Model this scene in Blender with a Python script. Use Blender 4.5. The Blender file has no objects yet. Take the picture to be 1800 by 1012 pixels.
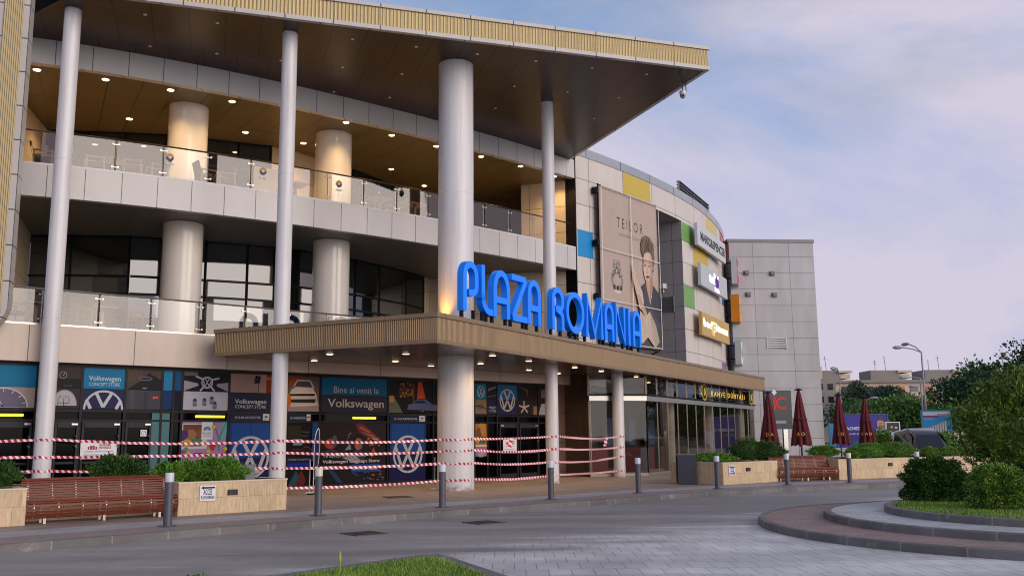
import bpy, math, random
import numpy as np
from mathutils import Matrix, Vector
R = math.radians
rnd = random.Random(7)
scene = bpy.context.scene
COL = scene.collection

# ---------------------------------------------------------------- camera
PITCH = math.atan2(264, 1650); ROLL = R(-0.5)
fw = Vector((0, math.cos(PITCH), math.sin(PITCH)))
r0 = Vector((1, 0, 0)); u0 = r0.cross(fw)
rv = r0 * math.cos(ROLL) + u0 * math.sin(ROLL)
uv = -r0 * math.sin(ROLL) + u0 * math.cos(ROLL)
cam_d = bpy.data.cameras.new('camera'); cam = bpy.data.objects.new('camera', cam_d); COL.objects.link(cam)
m3 = Matrix((rv, uv, -fw)).transposed()
cam.matrix_world = Matrix.Translation((0, 0, 1.6)) @ m3.to_4x4()
cam_d.sensor_width = 36; cam_d.lens = 33.0; cam_d.clip_end = 3000; cam_d.clip_start = .1
scene.camera = cam

# ---------------------------------------------------------------- world, sun, exposure
SUN_EL, SUN_ROT = R(9), R(131)
world = bpy.data.worlds.new('World'); scene.world = world; world.use_nodes = True
wn = world.node_tree; wn.nodes.clear()
def wnode(t, **k):
    n = wn.nodes.new(t)
    for a, b in k.items(): setattr(n, a, b)
    return n
sky = wnode('ShaderNodeTexSky', sky_type='NISHITA', sun_disc=False, sun_elevation=SUN_EL, sun_rotation=SUN_ROT,
            air_density=1.0, dust_density=2.0, ozone_density=2.0)
tc = wnode('ShaderNodeTexCoord')
mp = wnode('ShaderNodeMapping'); mp.inputs['Scale'].default_value = (1.0, 1.0, 2.3); mp.inputs['Rotation'].default_value = (0.25, 0.2, 0.4)
nz = wnode('ShaderNodeTexNoise'); nz.inputs['Scale'].default_value = 1.7; nz.inputs['Detail'].default_value = 6; nz.inputs['Roughness'].default_value = .52
nz.inputs['Distortion'].default_value = .35
rp = wnode('ShaderNodeValToRGB'); rp.color_ramp.elements[0].position = .34; rp.color_ramp.elements[1].position = .62
rp.color_ramp.elements[0].color = (0, 0, 0, 1); rp.color_ramp.elements[1].color = (.8, .8, .8, 1)
nz2 = wnode('ShaderNodeTexNoise'); nz2.inputs['Scale'].default_value = 1.5; nz2.inputs['Detail'].default_value = 7; nz2.inputs['Roughness'].default_value = .58; nz2.inputs['Distortion'].default_value = .4
rp2 = wnode('ShaderNodeValToRGB')
rp2.color_ramp.elements[0].position = .38; rp2.color_ramp.elements[0].color = (1.5, 2.15, 3.7, 1)
rp2.color_ramp.elements[1].position = .62; rp2.color_ramp.elements[1].color = (3.35, 3.1, 3.75, 1)
sepz = wnode('ShaderNodeSeparateXYZ')
hz = wnode('ShaderNodeMapRange'); hz.inputs['From Min'].default_value = .0; hz.inputs['From Max'].default_value = .5
hz.inputs['To Min'].default_value = .85; hz.inputs['To Max'].default_value = .0
add = wnode('ShaderNodeMath', operation='ADD', use_clamp=True)
mx = wnode('ShaderNodeMix', data_type='RGBA')
bg = wnode('ShaderNodeBackground'); bg.inputs['Strength'].default_value = .135
wo = wnode('ShaderNodeOutputWorld')
L = wn.links.new
L(tc.outputs['Generated'], mp.inputs['Vector']); L(mp.outputs[0], nz.inputs['Vector']); L(mp.outputs[0], nz2.inputs['Vector'])
L(nz.outputs['Fac'], rp.inputs['Fac']); L(nz2.outputs['Fac'], rp2.inputs['Fac'])
L(tc.outputs['Generated'], sepz.inputs[0]); L(sepz.outputs['Z'], hz.inputs['Value'])
L(rp.outputs['Color'], add.inputs[0]); L(hz.outputs[0], add.inputs[1])
# clouds glow brighter and warmer on the sunset side, behind the camera
dotn = wnode('ShaderNodeVectorMath', operation='DOT_PRODUCT'); dotn.inputs[1].default_value = (math.sin(SUN_ROT), math.cos(SUN_ROT), 0)
L(tc.outputs['Generated'], dotn.inputs[0])
gl_ = wnode('ShaderNodeMapRange'); gl_.inputs['From Min'].default_value = -.1; gl_.inputs['From Max'].default_value = 1.0; gl_.inputs['To Min'].default_value = 0; gl_.inputs['To Max'].default_value = 1
L(dotn.outputs['Value'], gl_.inputs['Value'])
glc = wnode('ShaderNodeMix', data_type='RGBA'); glc.inputs['A'].default_value = (1, 1, 1, 1); glc.inputs['B'].default_value = (1.7, 1.5, 1.3, 1); L(gl_.outputs[0], glc.inputs['Factor'])
cm = wnode('ShaderNodeMix', data_type='RGBA', blend_type='MULTIPLY'); cm.inputs['Factor'].default_value = 1; L(rp2.outputs['Color'], cm.inputs['A']); L(glc.outputs['Result'], cm.inputs['B'])
L(add.outputs[0], mx.inputs['Factor']); L(sky.outputs[0], mx.inputs['A']); L(cm.outputs['Result'], mx.inputs['B'])
L(mx.outputs['Result'], bg.inputs['Color']); L(bg.outputs[0], wo.inputs['Surface'])
sun_d = bpy.data.lights.new('sun', 'SUN'); sun_d.energy = 1.7; sun_d.angle = R(55); sun_d.color = (1, .89, .78)
sun = bpy.data.objects.new('sun', sun_d); COL.objects.link(sun)
sdir = Vector((math.sin(SUN_ROT) * math.cos(SUN_EL), math.cos(SUN_ROT) * math.cos(SUN_EL), math.sin(SUN_EL)))
sun.rotation_euler = sdir.to_track_quat('Z', 'Y').to_euler()
scene.view_settings.view_transform = 'Standard'; scene.view_settings.look = 'None'
scene.cycles.filter_width = 1.05
scene.view_settings.exposure = 0.55; scene.view_settings.gamma = 1.0

# ---------------------------------------------------------------- materials
def lin(c):
    if isinstance(c, str): c = [int(c[i:i+2], 16) for i in (0, 2, 4)]
    return tuple((v/255/12.92 if v/255 <= .04045 else ((v/255+.055)/1.055)**2.4) for v in c[:3]) + (1,)
MATS = {}
def newmat(name):
    m = bpy.data.materials.new(name); m.use_nodes = True
    nt = m.node_tree; b = nt.nodes['Principled BSDF']
    return m, nt, b
def N(nt, t, ins=None, **k):
    n = nt.nodes.new(t)
    for a, v in k.items(): setattr(n, a, v)
    if ins:
        for a, v in ins.items():
            if isinstance(v, bpy.types.NodeSocket): nt.links.new(v, n.inputs[a])
            else: n.inputs[a].default_value = v
    return n
def mulc(c, f): return (min(c[0]*f, 1), min(c[1]*f, 1), min(c[2]*f, 1), 1)
def varied(nt, base, var, scale, coord='Object', stretch=(1, 1, 1), detail=5):
    t = N(nt, 'ShaderNodeTexCoord')
    mpg = N(nt, 'ShaderNodeMapping', {'Vector': t.outputs[coord], 'Scale': stretch})
    n = N(nt, 'ShaderNodeTexNoise', {'Vector': mpg.outputs[0], 'Scale': scale, 'Detail': detail, 'Roughness': .6})
    r = N(nt, 'ShaderNodeMapRange', {'Value': n.outputs['Fac'], 'From Min': .3, 'From Max': .7, 'To Min': 1-var, 'To Max': 1+var})
    x = N(nt, 'ShaderNodeMix', {'Factor': 1.0, 'A': base if not isinstance(base, tuple) else base, 'B': r.outputs[0]}, data_type='RGBA', blend_type='MULTIPLY')
    return x.outputs['Result'], n.outputs['Fac'], mpg.outputs[0]
def mat(name, col, rough=.5, metal=0., var=.08, vs=2., bump=0., bs=60., spec=.5, coat=0., stretch=(1, 1, 1)):
    if name in MATS: return MATS[name]
    m, nt, b = newmat(name)
    c = lin(col)
    if var > 0:
        o, f, v = varied(nt, c, var, vs, stretch=stretch); nt.links.new(o, b.inputs['Base Color'])
    else: b.inputs['Base Color'].default_value = c
    b.inputs['Roughness'].default_value = rough; b.inputs['Metallic'].default_value = metal
    b.inputs['Specular IOR Level'].default_value = spec; b.inputs['Coat Weight'].default_value = coat
    if bump > 0:
        t = N(nt, 'ShaderNodeTexCoord')
        n = N(nt, 'ShaderNodeTexNoise', {'Vector': t.outputs['Object'], 'Scale': bs, 'Detail': 4})
        bp = N(nt, 'ShaderNodeBump', {'Height': n.outputs['Fac'], 'Strength': bump, 'Distance': .02}); nt.links.new(bp.outputs[0], b.inputs['Normal'])
    MATS[name] = m; return m
def flat(col, rough=.45, dim=1., spec=.3):
    k = 'print_%s_%s_%s' % (col, rough, dim)
    if k in MATS: return MATS[k]
    m = mat(k, col, rough, var=.05, vs=1.5, spec=spec)
    if dim != 1.:
        for n in m.node_tree.nodes:
            if n.bl_idname == 'ShaderNodeMix': n.inputs['A'].default_value = mulc(lin(col), dim)
    return m
def emit(name, col, strength):
    if name in MATS: return MATS[name]
    m, nt, b = newmat(name); c = lin(col)
    b.inputs['Base Color'].default_value = c; b.inputs['Emission Color'].default_value = c; b.inputs['Emission Strength'].default_value = strength
    MATS[name] = m; return m
def panel(name, col, pw, ph, u0=0., v0=0., joint=.016, rough=.4, offset=0., var=.035, jcol=.25, metal=0., coord='UV', dirt=.06, bump=.3, freq=2, streak=0.):
    """cladding or paving laid in rows, coordinates in metres"""
    if name in MATS: return MATS[name]
    m, nt, b = newmat(name); c = lin(col)
    t = N(nt, 'ShaderNodeTexCoord')
    mpg = N(nt, 'ShaderNodeMapping', {'Vector': t.outputs[coord], 'Location': (-u0, -v0, 0)})
    br = N(nt, 'ShaderNodeTexBrick', {'Vector': mpg.outputs[0], 'Color1': mulc(c, 1-var), 'Color2': mulc(c, 1+var), 'Mortar': mulc(c, jcol),
           'Scale': 1., 'Mortar Size': joint, 'Mortar Smooth': .15, 'Bias': 0., 'Brick Width': pw, 'Row Height': ph}, offset=offset, offset_frequency=freq, squash=1.)
    st = (1, 1, .25) if streak else (1, 1, 1)
    o, f, v = varied(nt, br.outputs['Color'], max(dirt, streak), 1.1, stretch=st)
    nt.links.new(o, b.inputs['Base Color'])
    b.inputs['Roughness'].default_value = rough; b.inputs['Metallic'].default_value = metal
    if bump:
        bp = N(nt, 'ShaderNodeBump', {'Height': br.outputs['Fac'], 'Strength': bump, 'Distance': .01}, invert=True); nt.links.new(bp.outputs[0], b.inputs['Normal'])
    MATS[name] = m; return m
def corrugated(name, col, pitch=.1, seam=1.45):
    if name in MATS: return MATS[name]
    m, nt, b = newmat(name); c = lin(col)
    t = N(nt, 'ShaderNodeTexCoord')
    w = N(nt, 'ShaderNodeTexWave', {'Vector': t.outputs['UV'], 'Scale': 2*math.pi/pitch/20*1.0, 'Distortion': 0.}, wave_type='BANDS', bands_direction='X', wave_profile='SIN')
    br = N(nt, 'ShaderNodeTexBrick', {'Vector': t.outputs['UV'], 'Color1': mulc(c, .96), 'Color2': mulc(c, 1.04), 'Mortar': mulc(c, .4), 'Scale': 1., 'Mortar Size': .008,
          'Brick Width': seam, 'Row Height': 50.}, offset=0.)
    r = N(nt, 'ShaderNodeMapRange', {'Value': w.outputs['Fac'], 'To Min': .86, 'To Max': 1.05})
    x = N(nt, 'ShaderNodeMix', {'Factor': 1., 'A': br.outputs['Color'], 'B': r.outputs[0]}, data_type='RGBA', blend_type='MULTIPLY')
    nt.links.new(x.outputs['Result'], b.inputs['Base Color'])
    bp = N(nt, 'ShaderNodeBump', {'Height': w.outputs['Fac'], 'Strength': .8, 'Distance': .03}); nt.links.new(bp.outputs[0], b.inputs['Normal'])
    b.inputs['Roughness'].default_value = .42; b.inputs['Metallic'].default_value = .35
    MATS[name] = m; return m
def glass_clear(name, tint, refl=.18, rough=.02):
    if name in MATS: return MATS[name]
    m, nt, b = newmat(name); nt.nodes.remove(b)
    out = nt.nodes['Material Output']
    tr = N(nt, 'ShaderNodeBsdfTransparent', {'Color': tint})
    gl = N(nt, 'ShaderNodeBsdfGlossy', {'Roughness': rough, 'Color': (1, 1, 1, 1)})
    fr = N(nt, 'ShaderNodeFresnel', {'IOR': 1.2 if refl > 0 else 1.35})
    a = N(nt, 'ShaderNodeMath', {0: fr.outputs[0], 1: refl}, operation='ADD', use_clamp=True)
    mxs = N(nt, 'ShaderNodeMixShader', {'Fac': a.outputs[0]})
    nt.links.new(tr.outputs[0], mxs.inputs[1]); nt.links.new(gl.outputs[0], mxs.inputs[2]); nt.links.new(mxs.outputs[0], out.inputs['Surface'])
    MATS[name] = m; return m
def leafmat(name, dark, light, rough=.55, scale=2.):
    if name in MATS: return MATS[name]
    m, nt, b = newmat(name)
    g = N(nt, 'ShaderNodeNewGeometry'); t = N(nt, 'ShaderNodeTexCoord')
    n = N(nt, 'ShaderNodeTexNoise', {'Vector': t.outputs['Object'], 'Scale': scale, 'Detail': 3})
    a = N(nt, 'ShaderNodeMath', {0: n.outputs['Fac'], 1: g.outputs['Random Per Island']}, operation='ADD')
    h = N(nt, 'ShaderNodeMapRange', {'Value': a.outputs[0], 'From Min': .5, 'From Max': 1.5})
    x = N(nt, 'ShaderNodeMix', {'Factor': h.outputs[0], 'A': lin(dark), 'B': lin(light)}, data_type='RGBA')
    nt.links.new(x.outputs['Result'], b.inputs['Base Color']); b.inputs['Roughness'].default_value = rough
    b.inputs['Specular IOR Level'].default_value = .3
    MATS[name] = m; return m

# ---------------------------------------------------------------- mesh helpers
def tag(o, label=None, cat=None, group=None, kind=None):
    if label: o['label'] = label
    if cat: o['category'] = cat
    if group: o['group'] = group
    if kind: o['kind'] = kind
    return o
def thing(name, label, cat, loc=(0, 0, 0), rz=0., group=None):
    o = bpy.data.objects.new(name, None); COL.objects.link(o); o.empty_display_size = .2
    o.location = loc; o.rotation_euler = (0, 0, rz)
    return tag(o, label, cat, group)
def chain_loc(p):
    v = Vector((0, 0, 0))
    while p is not None: v += Vector(p.location); p = p.parent
    return v
class MB:
    def __init__(s): s.v = []; s.f = []; s.uv = []; s.mi = []
    def face(s, pts, m=0, uv=None):
        k = len(s.v); s.v += [tuple(p) for p in pts]; s.f.append(tuple(range(k, k+len(pts)))); s.mi.append(m)
        s.uv += list(uv) if uv else [(p[0], p[1]) for p in pts]
    def grid(s, rows, m=0, uvs=None, closed=False):
        """rows of equal length -> shared-vertex quads"""
        k = len(s.v); n = len(rows[0])
        for r in rows: s.v += [tuple(p) for p in r]
        for i in range(len(rows)-1):
            for j in range(n if closed else n-1):
                j2 = (j+1) % n
                s.f.append((k+i*n+j, k+i*n+j2, k+(i+1)*n+j2, k+(i+1)*n+j)); s.mi.append(m)
                if uvs: s.uv += [uvs[i][j], uvs[i][j2] if j2 else uvs[i][j], uvs[i+1][j2] if j2 else uvs[i+1][j], uvs[i+1][j]]
                else: s.uv += [(j, i), (j+1, i), (j+1, i+1), (j, i+1)]
    def box(s, c, d, rz=0., m=0):
        cx, cy, cz = c; x, y, z = d[0]/2, d[1]/2, d[2]/2; ca, sa = math.cos(rz), math.sin(rz)
        P = [(cx+ca*a*x-sa*b*y, cy+sa*a*x+ca*b*y, cz+e*z) for e in (-1, 1) for a, b in ((-1, -1), (1, -1), (1, 1), (-1, 1))]
        for q, w, h in (((0, 3, 2, 1), d[0], d[1]), ((4, 5, 6, 7), d[0], d[1]), ((0, 1, 5, 4), d[0], d[2]), ((1, 2, 6, 5), d[1], d[2]), ((2, 3, 7, 6), d[0], d[2]), ((3, 0, 4, 7), d[1], d[2])):
            s.face([P[i] for i in q], m, [(0, 0), (w, 0), (w, h), (0, h)])
    def bar(s, p0, p1, w, h, m=0, up=(0, 0, 1)):
        p0, p1 = Vector(p0), Vector(p1); d = (p1-p0); l = d.length; d.normalize()
        sd = d.cross(Vector(up))
        if sd.length < 1e-4: sd = Vector((1, 0, 0))
        sd.normalize(); u = sd.cross(d)
        P = [p+sd*a*w/2+u*b*h/2 for p in (p0, p1) for a, b in ((-1, -1), (1, -1), (1, 1), (-1, 1))]
        for q in ((3, 2, 1, 0), (4, 5, 6, 7), (0, 1, 5, 4), (1, 2, 6, 5), (2, 3, 7, 6), (3, 0, 4, 7)):
            s.face([P[i] for i in q], m, [(0, 0), (w, 0), (w, l), (0, l)])
    def lathe(s, prof, cx=0., cy=0., n=24, m=0, cap=True):
        rows = [[(cx+r*math.cos(2*math.pi*j/n), cy+r*math.sin(2*math.pi*j/n), z) for j in range(n)] for r, z in prof]
        R0 = max(r for r, z in prof)
        uvs = [[(2*math.pi*R0*j/n, z) for j in range(n)] for r, z in prof]
        s.grid(rows, m, uvs, closed=True)
        if cap:
            s.face(rows[0][::-1], m); s.face(rows[-1], m)
    def tube(s, pts, r, n=8, m=0):
        pts = [Vector(p) for p in pts]; rows = []
        rr = r if isinstance(r, (list, tuple)) else [r]*len(pts)
        for i, p in enumerate(pts):
            d = (pts[min(i+1, len(pts)-1)]-pts[max(i-1, 0)]).normalized()
            a = d.cross(Vector((0, 0, 1)) if abs(d.z) < .95 else Vector((1, 0, 0))).normalized(); b = a.cross(d)
            rows.append([p+(a*math.cos(2*math.pi*j/n)+b*math.sin(2*math.pi*j/n))*rr[i] for j in range(n)])
        s.grid(rows, m, closed=True); s.face(rows[0][::-1], m); s.face(rows[-1], m)
    def prism(s, poly, z0, z1, m=0, bot=True, top=True, mt=None):
        """walls keep uv (arc length, z); caps uv (x, y)"""
        n = len(poly); a = sum(poly[i][0]*poly[(i+1) % n][1]-poly[(i+1) % n][0]*poly[i][1] for i in range(n))
        if a < 0: poly = poly[::-1]
        t = 0.
        for i in range(n):
            p, q = poly[i], poly[(i+1) % n]; l = math.hypot(q[0]-p[0], q[1]-p[1])
            s.face([(p[0], p[1], z0), (q[0], q[1], z0), (q[0], q[1], z1), (p[0], p[1], z1)], m, [(t, z0), (t+l, z0), (t+l, z1), (t, z1)]); t += l
        if top: s.face([(p[0], p[1], z1) for p in poly], m if mt is None else mt)
        if bot: s.face([(p[0], p[1], z0) for p in poly[::-1]], m if mt is None else mt)
    def ribbon(s, path, z0, z1, m=0, u0=0.):
        t = u0; us = []
        for i, p in enumerate(path):
            if i: t += math.hypot(p[0]-path[i-1][0], p[1]-path[i-1][1])
            us.append(t)
        s.grid([[(p[0], p[1], z0) for p in path], [(p[0], p[1], z1) for p in path]], m, [[(u, z0) for u in us], [(u, z1) for u in us]])
    def strip(s, A, B, z, m=0, uvA=None, uvB=None):
        """flat strip between two plan paths"""
        s.grid([[(p[0], p[1], z) for p in A], [(p[0], p[1], z) for p in B]], m, [uvA or [(p[0], p[1]) for p in A], uvB or [(p[0], p[1]) for p in B]])
    def slab(s, A, B, z0, z1, m=0):
        """closed wall between two plan paths"""
        s.ribbon(A, z0, z1, m); s.ribbon(B[::-1], z0, z1, m); s.strip(A, B, z1, m); s.strip(B, A, z0, m)
        for p, q in ((B[0], A[0]), (A[-1], B[-1])):
            s.face([(p[0], p[1], z0), (q[0], q[1], z0), (q[0], q[1], z1), (p[0], p[1], z1)], m)
    def stroke(s, pts, w, y0, y1, m=0, closed=False):
        """thick line in the xz plane, extruded along y"""
        n = len(pts); Lp = []; Rp = []
        for i in range(n):
            a = pts[i-1] if (i or closed) else pts[0]; b = pts[(i+1) % n] if (i < n-1 or closed) else pts[-1]; p = pts[i]
            d1 = Vector((p[0]-a[0], p[1]-a[1])); d2 = Vector((b[0]-p[0], b[1]-p[1]))
            if d1.length < 1e-6: d1 = d2
            if d2.length < 1e-6: d2 = d1
            d1.normalize(); d2.normalize(); t = (d1+d2)
            if t.length < 1e-3: t = d1
            t.normalize(); nn = Vector((-t.y, t.x)); k = min(1/max(abs(nn.dot(Vector((-d1.y, d1.x)))), .2), 1.7)
            Lp.append((p[0]+nn.x*w/2*k, p[1]+nn.y*w/2*k)); Rp.append((p[0]-nn.x*w/2*k, p[1]-nn.y*w/2*k))
        rg = range(n if closed else n-1)
        for i in rg:
            j = (i+1) % n; a, b, c, d = Rp[i], Rp[j], Lp[j], Lp[i]
            s.face([(q[0], y0, q[1]) for q in (a, b, c, d)], m); s.face([(q[0], y1, q[1]) for q in (d, c, b, a)], m)
            s.face([(b[0], y0, b[1]), (a[0], y0, a[1]), (a[0], y1, a[1]), (b[0], y1, b[1])], m)
            s.face([(d[0], y0, d[1]), (c[0], y0, c[1]), (c[0], y1, c[1]), (d[0], y1, d[1])], m)
        if not closed:
            for a, b in ((Rp[0], Lp[0]), (Lp[-1], Rp[-1])):
                s.face([(a[0], y0, a[1]), (b[0], y0, b[1]), (b[0], y1, b[1]), (a[0], y1, a[1])], m)
    def mesh(s, name, mats, org=(0, 0, 0), smooth=False, weld=False):
        me = bpy.data.meshes.new(name)
        V = np.array(s.v, dtype=np.float32) - np.array(org, dtype=np.float32)
        me.from_pydata(V.tolist(), [], s.f)
        if not isinstance(mats, (list, tuple)): mats = [mats]
        for m in mats: me.materials.append(m)
        me.polygons.foreach_set('material_index', s.mi)
        ul = me.uv_layers.new(name='UVMap'); ul.data.foreach_set('uv', np.array(s.uv, dtype=np.float32).ravel())
        if smooth: me.polygons.foreach_set('use_smooth', [True]*len(s.f))
        me.update(); return me
    def build(s, name, mats, parent=None, world=True, smooth=False, loc=None):
        org = chain_loc(parent) if (world and parent is not None) else Vector((0, 0, 0))
        if parent is None and loc is not None: org = Vector(loc)
        o = bpy.data.objects.new(name, s.mesh(name, mats, org, smooth)); COL.objects.link(o)
        if parent is not None: o.parent = parent
        elif loc is not None: o.location = loc
        return o
def smooth_angle(o, deg=40):
    me = o.data; me.polygons.foreach_set('use_smooth', [True]*len(me.polygons))
    try: me.set_sharp_from_angle(angle=R(deg))
    except Exception: pass
    return o
_tx = {}
def text_tris(t, bold=0.):
    k = (t, bold)
    if k in _tx: return _tx[k]
    c = bpy.data.curves.new('lettering', 'FONT'); c.body = t; c.size = 1.; c.offset = bold; c.resolution_u = 3
    o = bpy.data.objects.new('lettering', c); COL.objects.link(o)
    dg = bpy.context.evaluated_depsgraph_get()
    me = bpy.data.meshes.new_from_object(o.evaluated_get(dg))
    vs = [(v.co.x, v.co.y) for v in me.vertices]; fs = [tuple(p.vertices) for p in me.polygons]
    bpy.data.objects.remove(o); bpy.data.curves.remove(c); bpy.data.meshes.remove(me)
    xs = [v[0] for v in vs] or [0]
    _tx[k] = (vs, fs, min(xs), max(xs)); return _tx[k]
class Flat:
    """printed layers on a flat board: x along the board, y up, each layer a little proud of the last"""
    def __init__(s, step=.0006): s.mb = MB(); s.cols = []; s.d = 0.; s.step = step
    def ci(s, col):
        if col not in s.cols: s.cols.append(col)
        return s.cols.index(col)
    def nx(s): s.d -= s.step; return s.d
    def poly(s, pts, col):
        y = s.nx()
        a = sum(pts[i-1][0]*pts[i][1]-pts[i][0]*pts[i-1][1] for i in range(len(pts)))
        if a < 0: pts = pts[::-1]
        s.mb.face([(p[0], y, p[1]) for p in pts], s.ci(col)); return s
    def rect(s, x, z, w, h, col): return s.poly([(x, z), (x+w, z), (x+w, z+h), (x, z+h)], col)
    def ell(s, cx, cz, rx, rz, col, a0=0., a1=360., n=28):
        return s.poly([(cx+rx*math.cos(R(a0+(a1-a0)*i/n)), cz+rz*math.sin(R(a0+(a1-a0)*i/n))) for i in range(n+(a1-a0 < 360))], col)
    def ring(s, cx, cz, r, w, col, sx=1., a0=0., a1=360., n=36):
        y = s.nx(); ci = s.ci(col); k = len(s.mb.v)
        A = [R(a0+(a1-a0)*i/n) for i in range(n+1)]
        s.mb.grid([[(cx+sx*(r-w)*math.cos(a), y, cz+(r-w)*math.sin(a)) for a in A], [(cx+sx*r*math.cos(a), y, cz+r*math.sin(a)) for a in A]], ci)
        return s
    def line(s, pts, w, col):
        y = s.nx(); ci = s.ci(col)
        for (a, b) in zip(pts[:-1], pts[1:]):
            d = Vector((b[0]-a[0], b[1]-a[1])); d.normalize(); nn = Vector((-d.y, d.x))*w/2
            s.mb.face([(a[0]-nn.x, y, a[1]-nn.y), (b[0]-nn.x, y, b[1]-nn.y), (b[0]+nn.x, y, b[1]+nn.y), (a[0]+nn.x, y, a[1]+nn.y)], ci); y -= s.step*.2
        s.d = y; return s
    def text(s, t, x, z, size, col, align='c', width=None, bold=0.):
        vs, fs, x0, x1 = text_tris(t, bold); sx = size
        if width: sx = width/max(x1-x0, 1e-6)
        y = s.nx(); ci = s.ci(col)
        off = {'c': -(x0+x1)/2, 'l': -x0, 'r': -x1}[align]
        for f in fs: s.mb.face([(x+(vs[i][0]+off)*sx, y, z+vs[i][1]*size) for i in f], ci)
        return s
    def roundel(s, cx, cz, r, col, sx=1., w=.09):
        """ring with a V over a W"""
        s.ring(cx, cz, r, r*w*1.35, col, sx)
        t = r*.17
        def P(a, b): return (cx+a*r*sx, cz+b*r)
        s.line([P(-.42, .83), P(0, .06)], t, col); s.line([P(.42, .83), P(0, .06)], t, col)
        s.line([P(-.84, .42), P(-.40, -.74)], t, col); s.line([P(-.40, -.74), P(-.02, -.02)], t, col)
        s.line([P(.84, .42), P(.40, -.74)], t, col); s.line([P(.40, -.74), P(.02, -.02)], t, col)
        return s
    def put(s, name, label, cat, org, ang, parent=None, group=None, back=None, size=None, rough=.45, em=None, dim=1., spec=.3):
        """org: world position of local (0,0); ang: direction of local x in plan. back=(w,h,depth,col) adds a solid board behind"""
        if back:
            w, h, d, col = back; ci = s.ci(col); s.mb.box((w/2, d/2, h/2), (w, d, h), 0, ci)
        mats = []
        for c in s.cols:
            if em and c in em: mats.append(emit('lit_%s_%.1f' % (c, em[c]), c, em[c]))
            else: mats.append(flat(c, rough, dim, spec))
        me = s.mb.mesh(name, mats)
        o = bpy.data.objects.new(name, me); COL.objects.link(o)
        o.location = org; o.rotation_euler = (0, 0, ang)
        if parent is not None:
            o.parent = parent; o.location = Vector(org)-chain_loc(parent)
        else: tag(o, label, cat, group)
        return o

# ---------------------------------------------------------------- plan curves of the building (metres, camera at the origin)
def curve(pts, deg, n=240, ext=(0, 0)):
    A = np.array(pts); sg = np.hypot(*np.diff(A, axis=0).T); S = np.r_[0, np.cumsum(sg)]
    cx, cy = np.polyfit(S, A[:, 0], deg), np.polyfit(S, A[:, 1], deg)
    ss = np.linspace(S[0]-ext[0], S[-1]+ext[1], n)
    return ss, np.c_[np.polyval(cx, ss), np.polyval(cy, ss)]
class Curve:
    def __init__(s, ss, P): s.s = ss; s.P = P; T = np.gradient(P, axis=0); T /= np.hypot(*T.T)[:, None]; s.T = T
    def at(s, t, off=0.):
        x, y = np.interp(t, s.s, s.P[:, 0]), np.interp(t, s.s, s.P[:, 1]); tx, ty = np.interp(t, s.s, s.T[:, 0]), np.interp(t, s.s, s.T[:, 1])
        return (x+ty*off, y-tx*off)      # off > 0 is towards the street
    def ang(s, t): return math.atan2(np.interp(t, s.s, s.T[:, 1]), np.interp(t, s.s, s.T[:, 0]))
    def path(s, a, b, off=0., step=.55):
        n = max(2, int(abs(b-a)/step)+1)
        return [s.at(t, off) for t in np.linspace(a, b, n)]
ARC = Curve(*curve([(-15.2, 27.9), (-13.6, 28.6), (-11.8, 29.5), (-10.0, 30.7), (-8.0, 32.0), (-5.6, 33.85), (-3.85, 35.3), (-1.55, 37.5), (.2, 39.1), (1.3, 40.15), (2.95, 41.9),
                    (5.6, 44.75), (8.95, 49.9), (11.8, 55.1), (13.5, 59.0), (14.5, 63)], 5, 400, (2.5, 0)))
S_END = 23.09                                   # where the balconies meet the curved wall
_B = np.array([(-14.07, 25.74), (-13.09, 26.77), (-11.0, 28.0), (-10.44, 28.66), (-8.87, 30.19), (-7.96, 30.82), (-6.35, 32.66), (-4.57, 33.9), (-2.81, 35.2), (-1.52, 36.9), (1.35, 39.5), (2.97, 41.05)])
_c = np.polyfit(_B[:, 0], _B[:, 1], 2); _X = np.linspace(-17, 4, 600); _P = np.c_[_X, np.polyval(_c, _X)]
BND = Curve(np.r_[0, np.cumsum(np.hypot(*np.diff(_P, axis=0).T))], _P)          # first-floor band
_T = BND.T; _G = np.c_[_P[:, 0]-_T[:, 1]*.35, _P[:, 1]+_T[:, 0]*.35]
SHOP = Curve(np.r_[0, np.cumsum(np.hypot(*np.diff(_G, axis=0).T))], _G)          # ground-floor shopfront, set back

# ================================================================ GROUND
ROAD = -.13
def offset(path, d):
    P = [Vector((p[0], p[1])) for p in path]; out = []
    for i, p in enumerate(P):
        t = (P[min(i+1, len(P)-1)]-P[max(i-1, 0)]).normalized(); out.append((p.x-t.y*d, p.y+t.x*d))   # d > 0: left of travel
    return out
def spline(pts, n=12):
    out = []
    for i in range(len(pts)-1):
        p0, p1, p2, p3 = [np.array(pts[max(0, min(len(pts)-1, i+k))]) for k in (-1, 0, 1, 2)]
        for j in range(n):
            t = j/n; out.append(tuple(.5*(2*p1+(p2-p0)*t+(2*p0-5*p1+4*p2-p3)*t*t+(3*p1-p0-3*p2+p3)*t**3)))
    out.append(tuple(pts[-1])); return out
KERB = spline([(-24, -3), (-17, 5.2), (-11.6, 11.6), (-8.13, 15.29), (-6.35, 17.15), (-4.1, 19.35), (-2.1, 21.15), (0., 23.0), (2.6, 25.3), (4.6, 27.2), (7.45, 29.3), (10.6, 31.05), (14, 32.7), (19, 34.4), (26, 36.2), (40, 38.5), (70, 42)], 8)
KIN = offset(KERB, .17)

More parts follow.
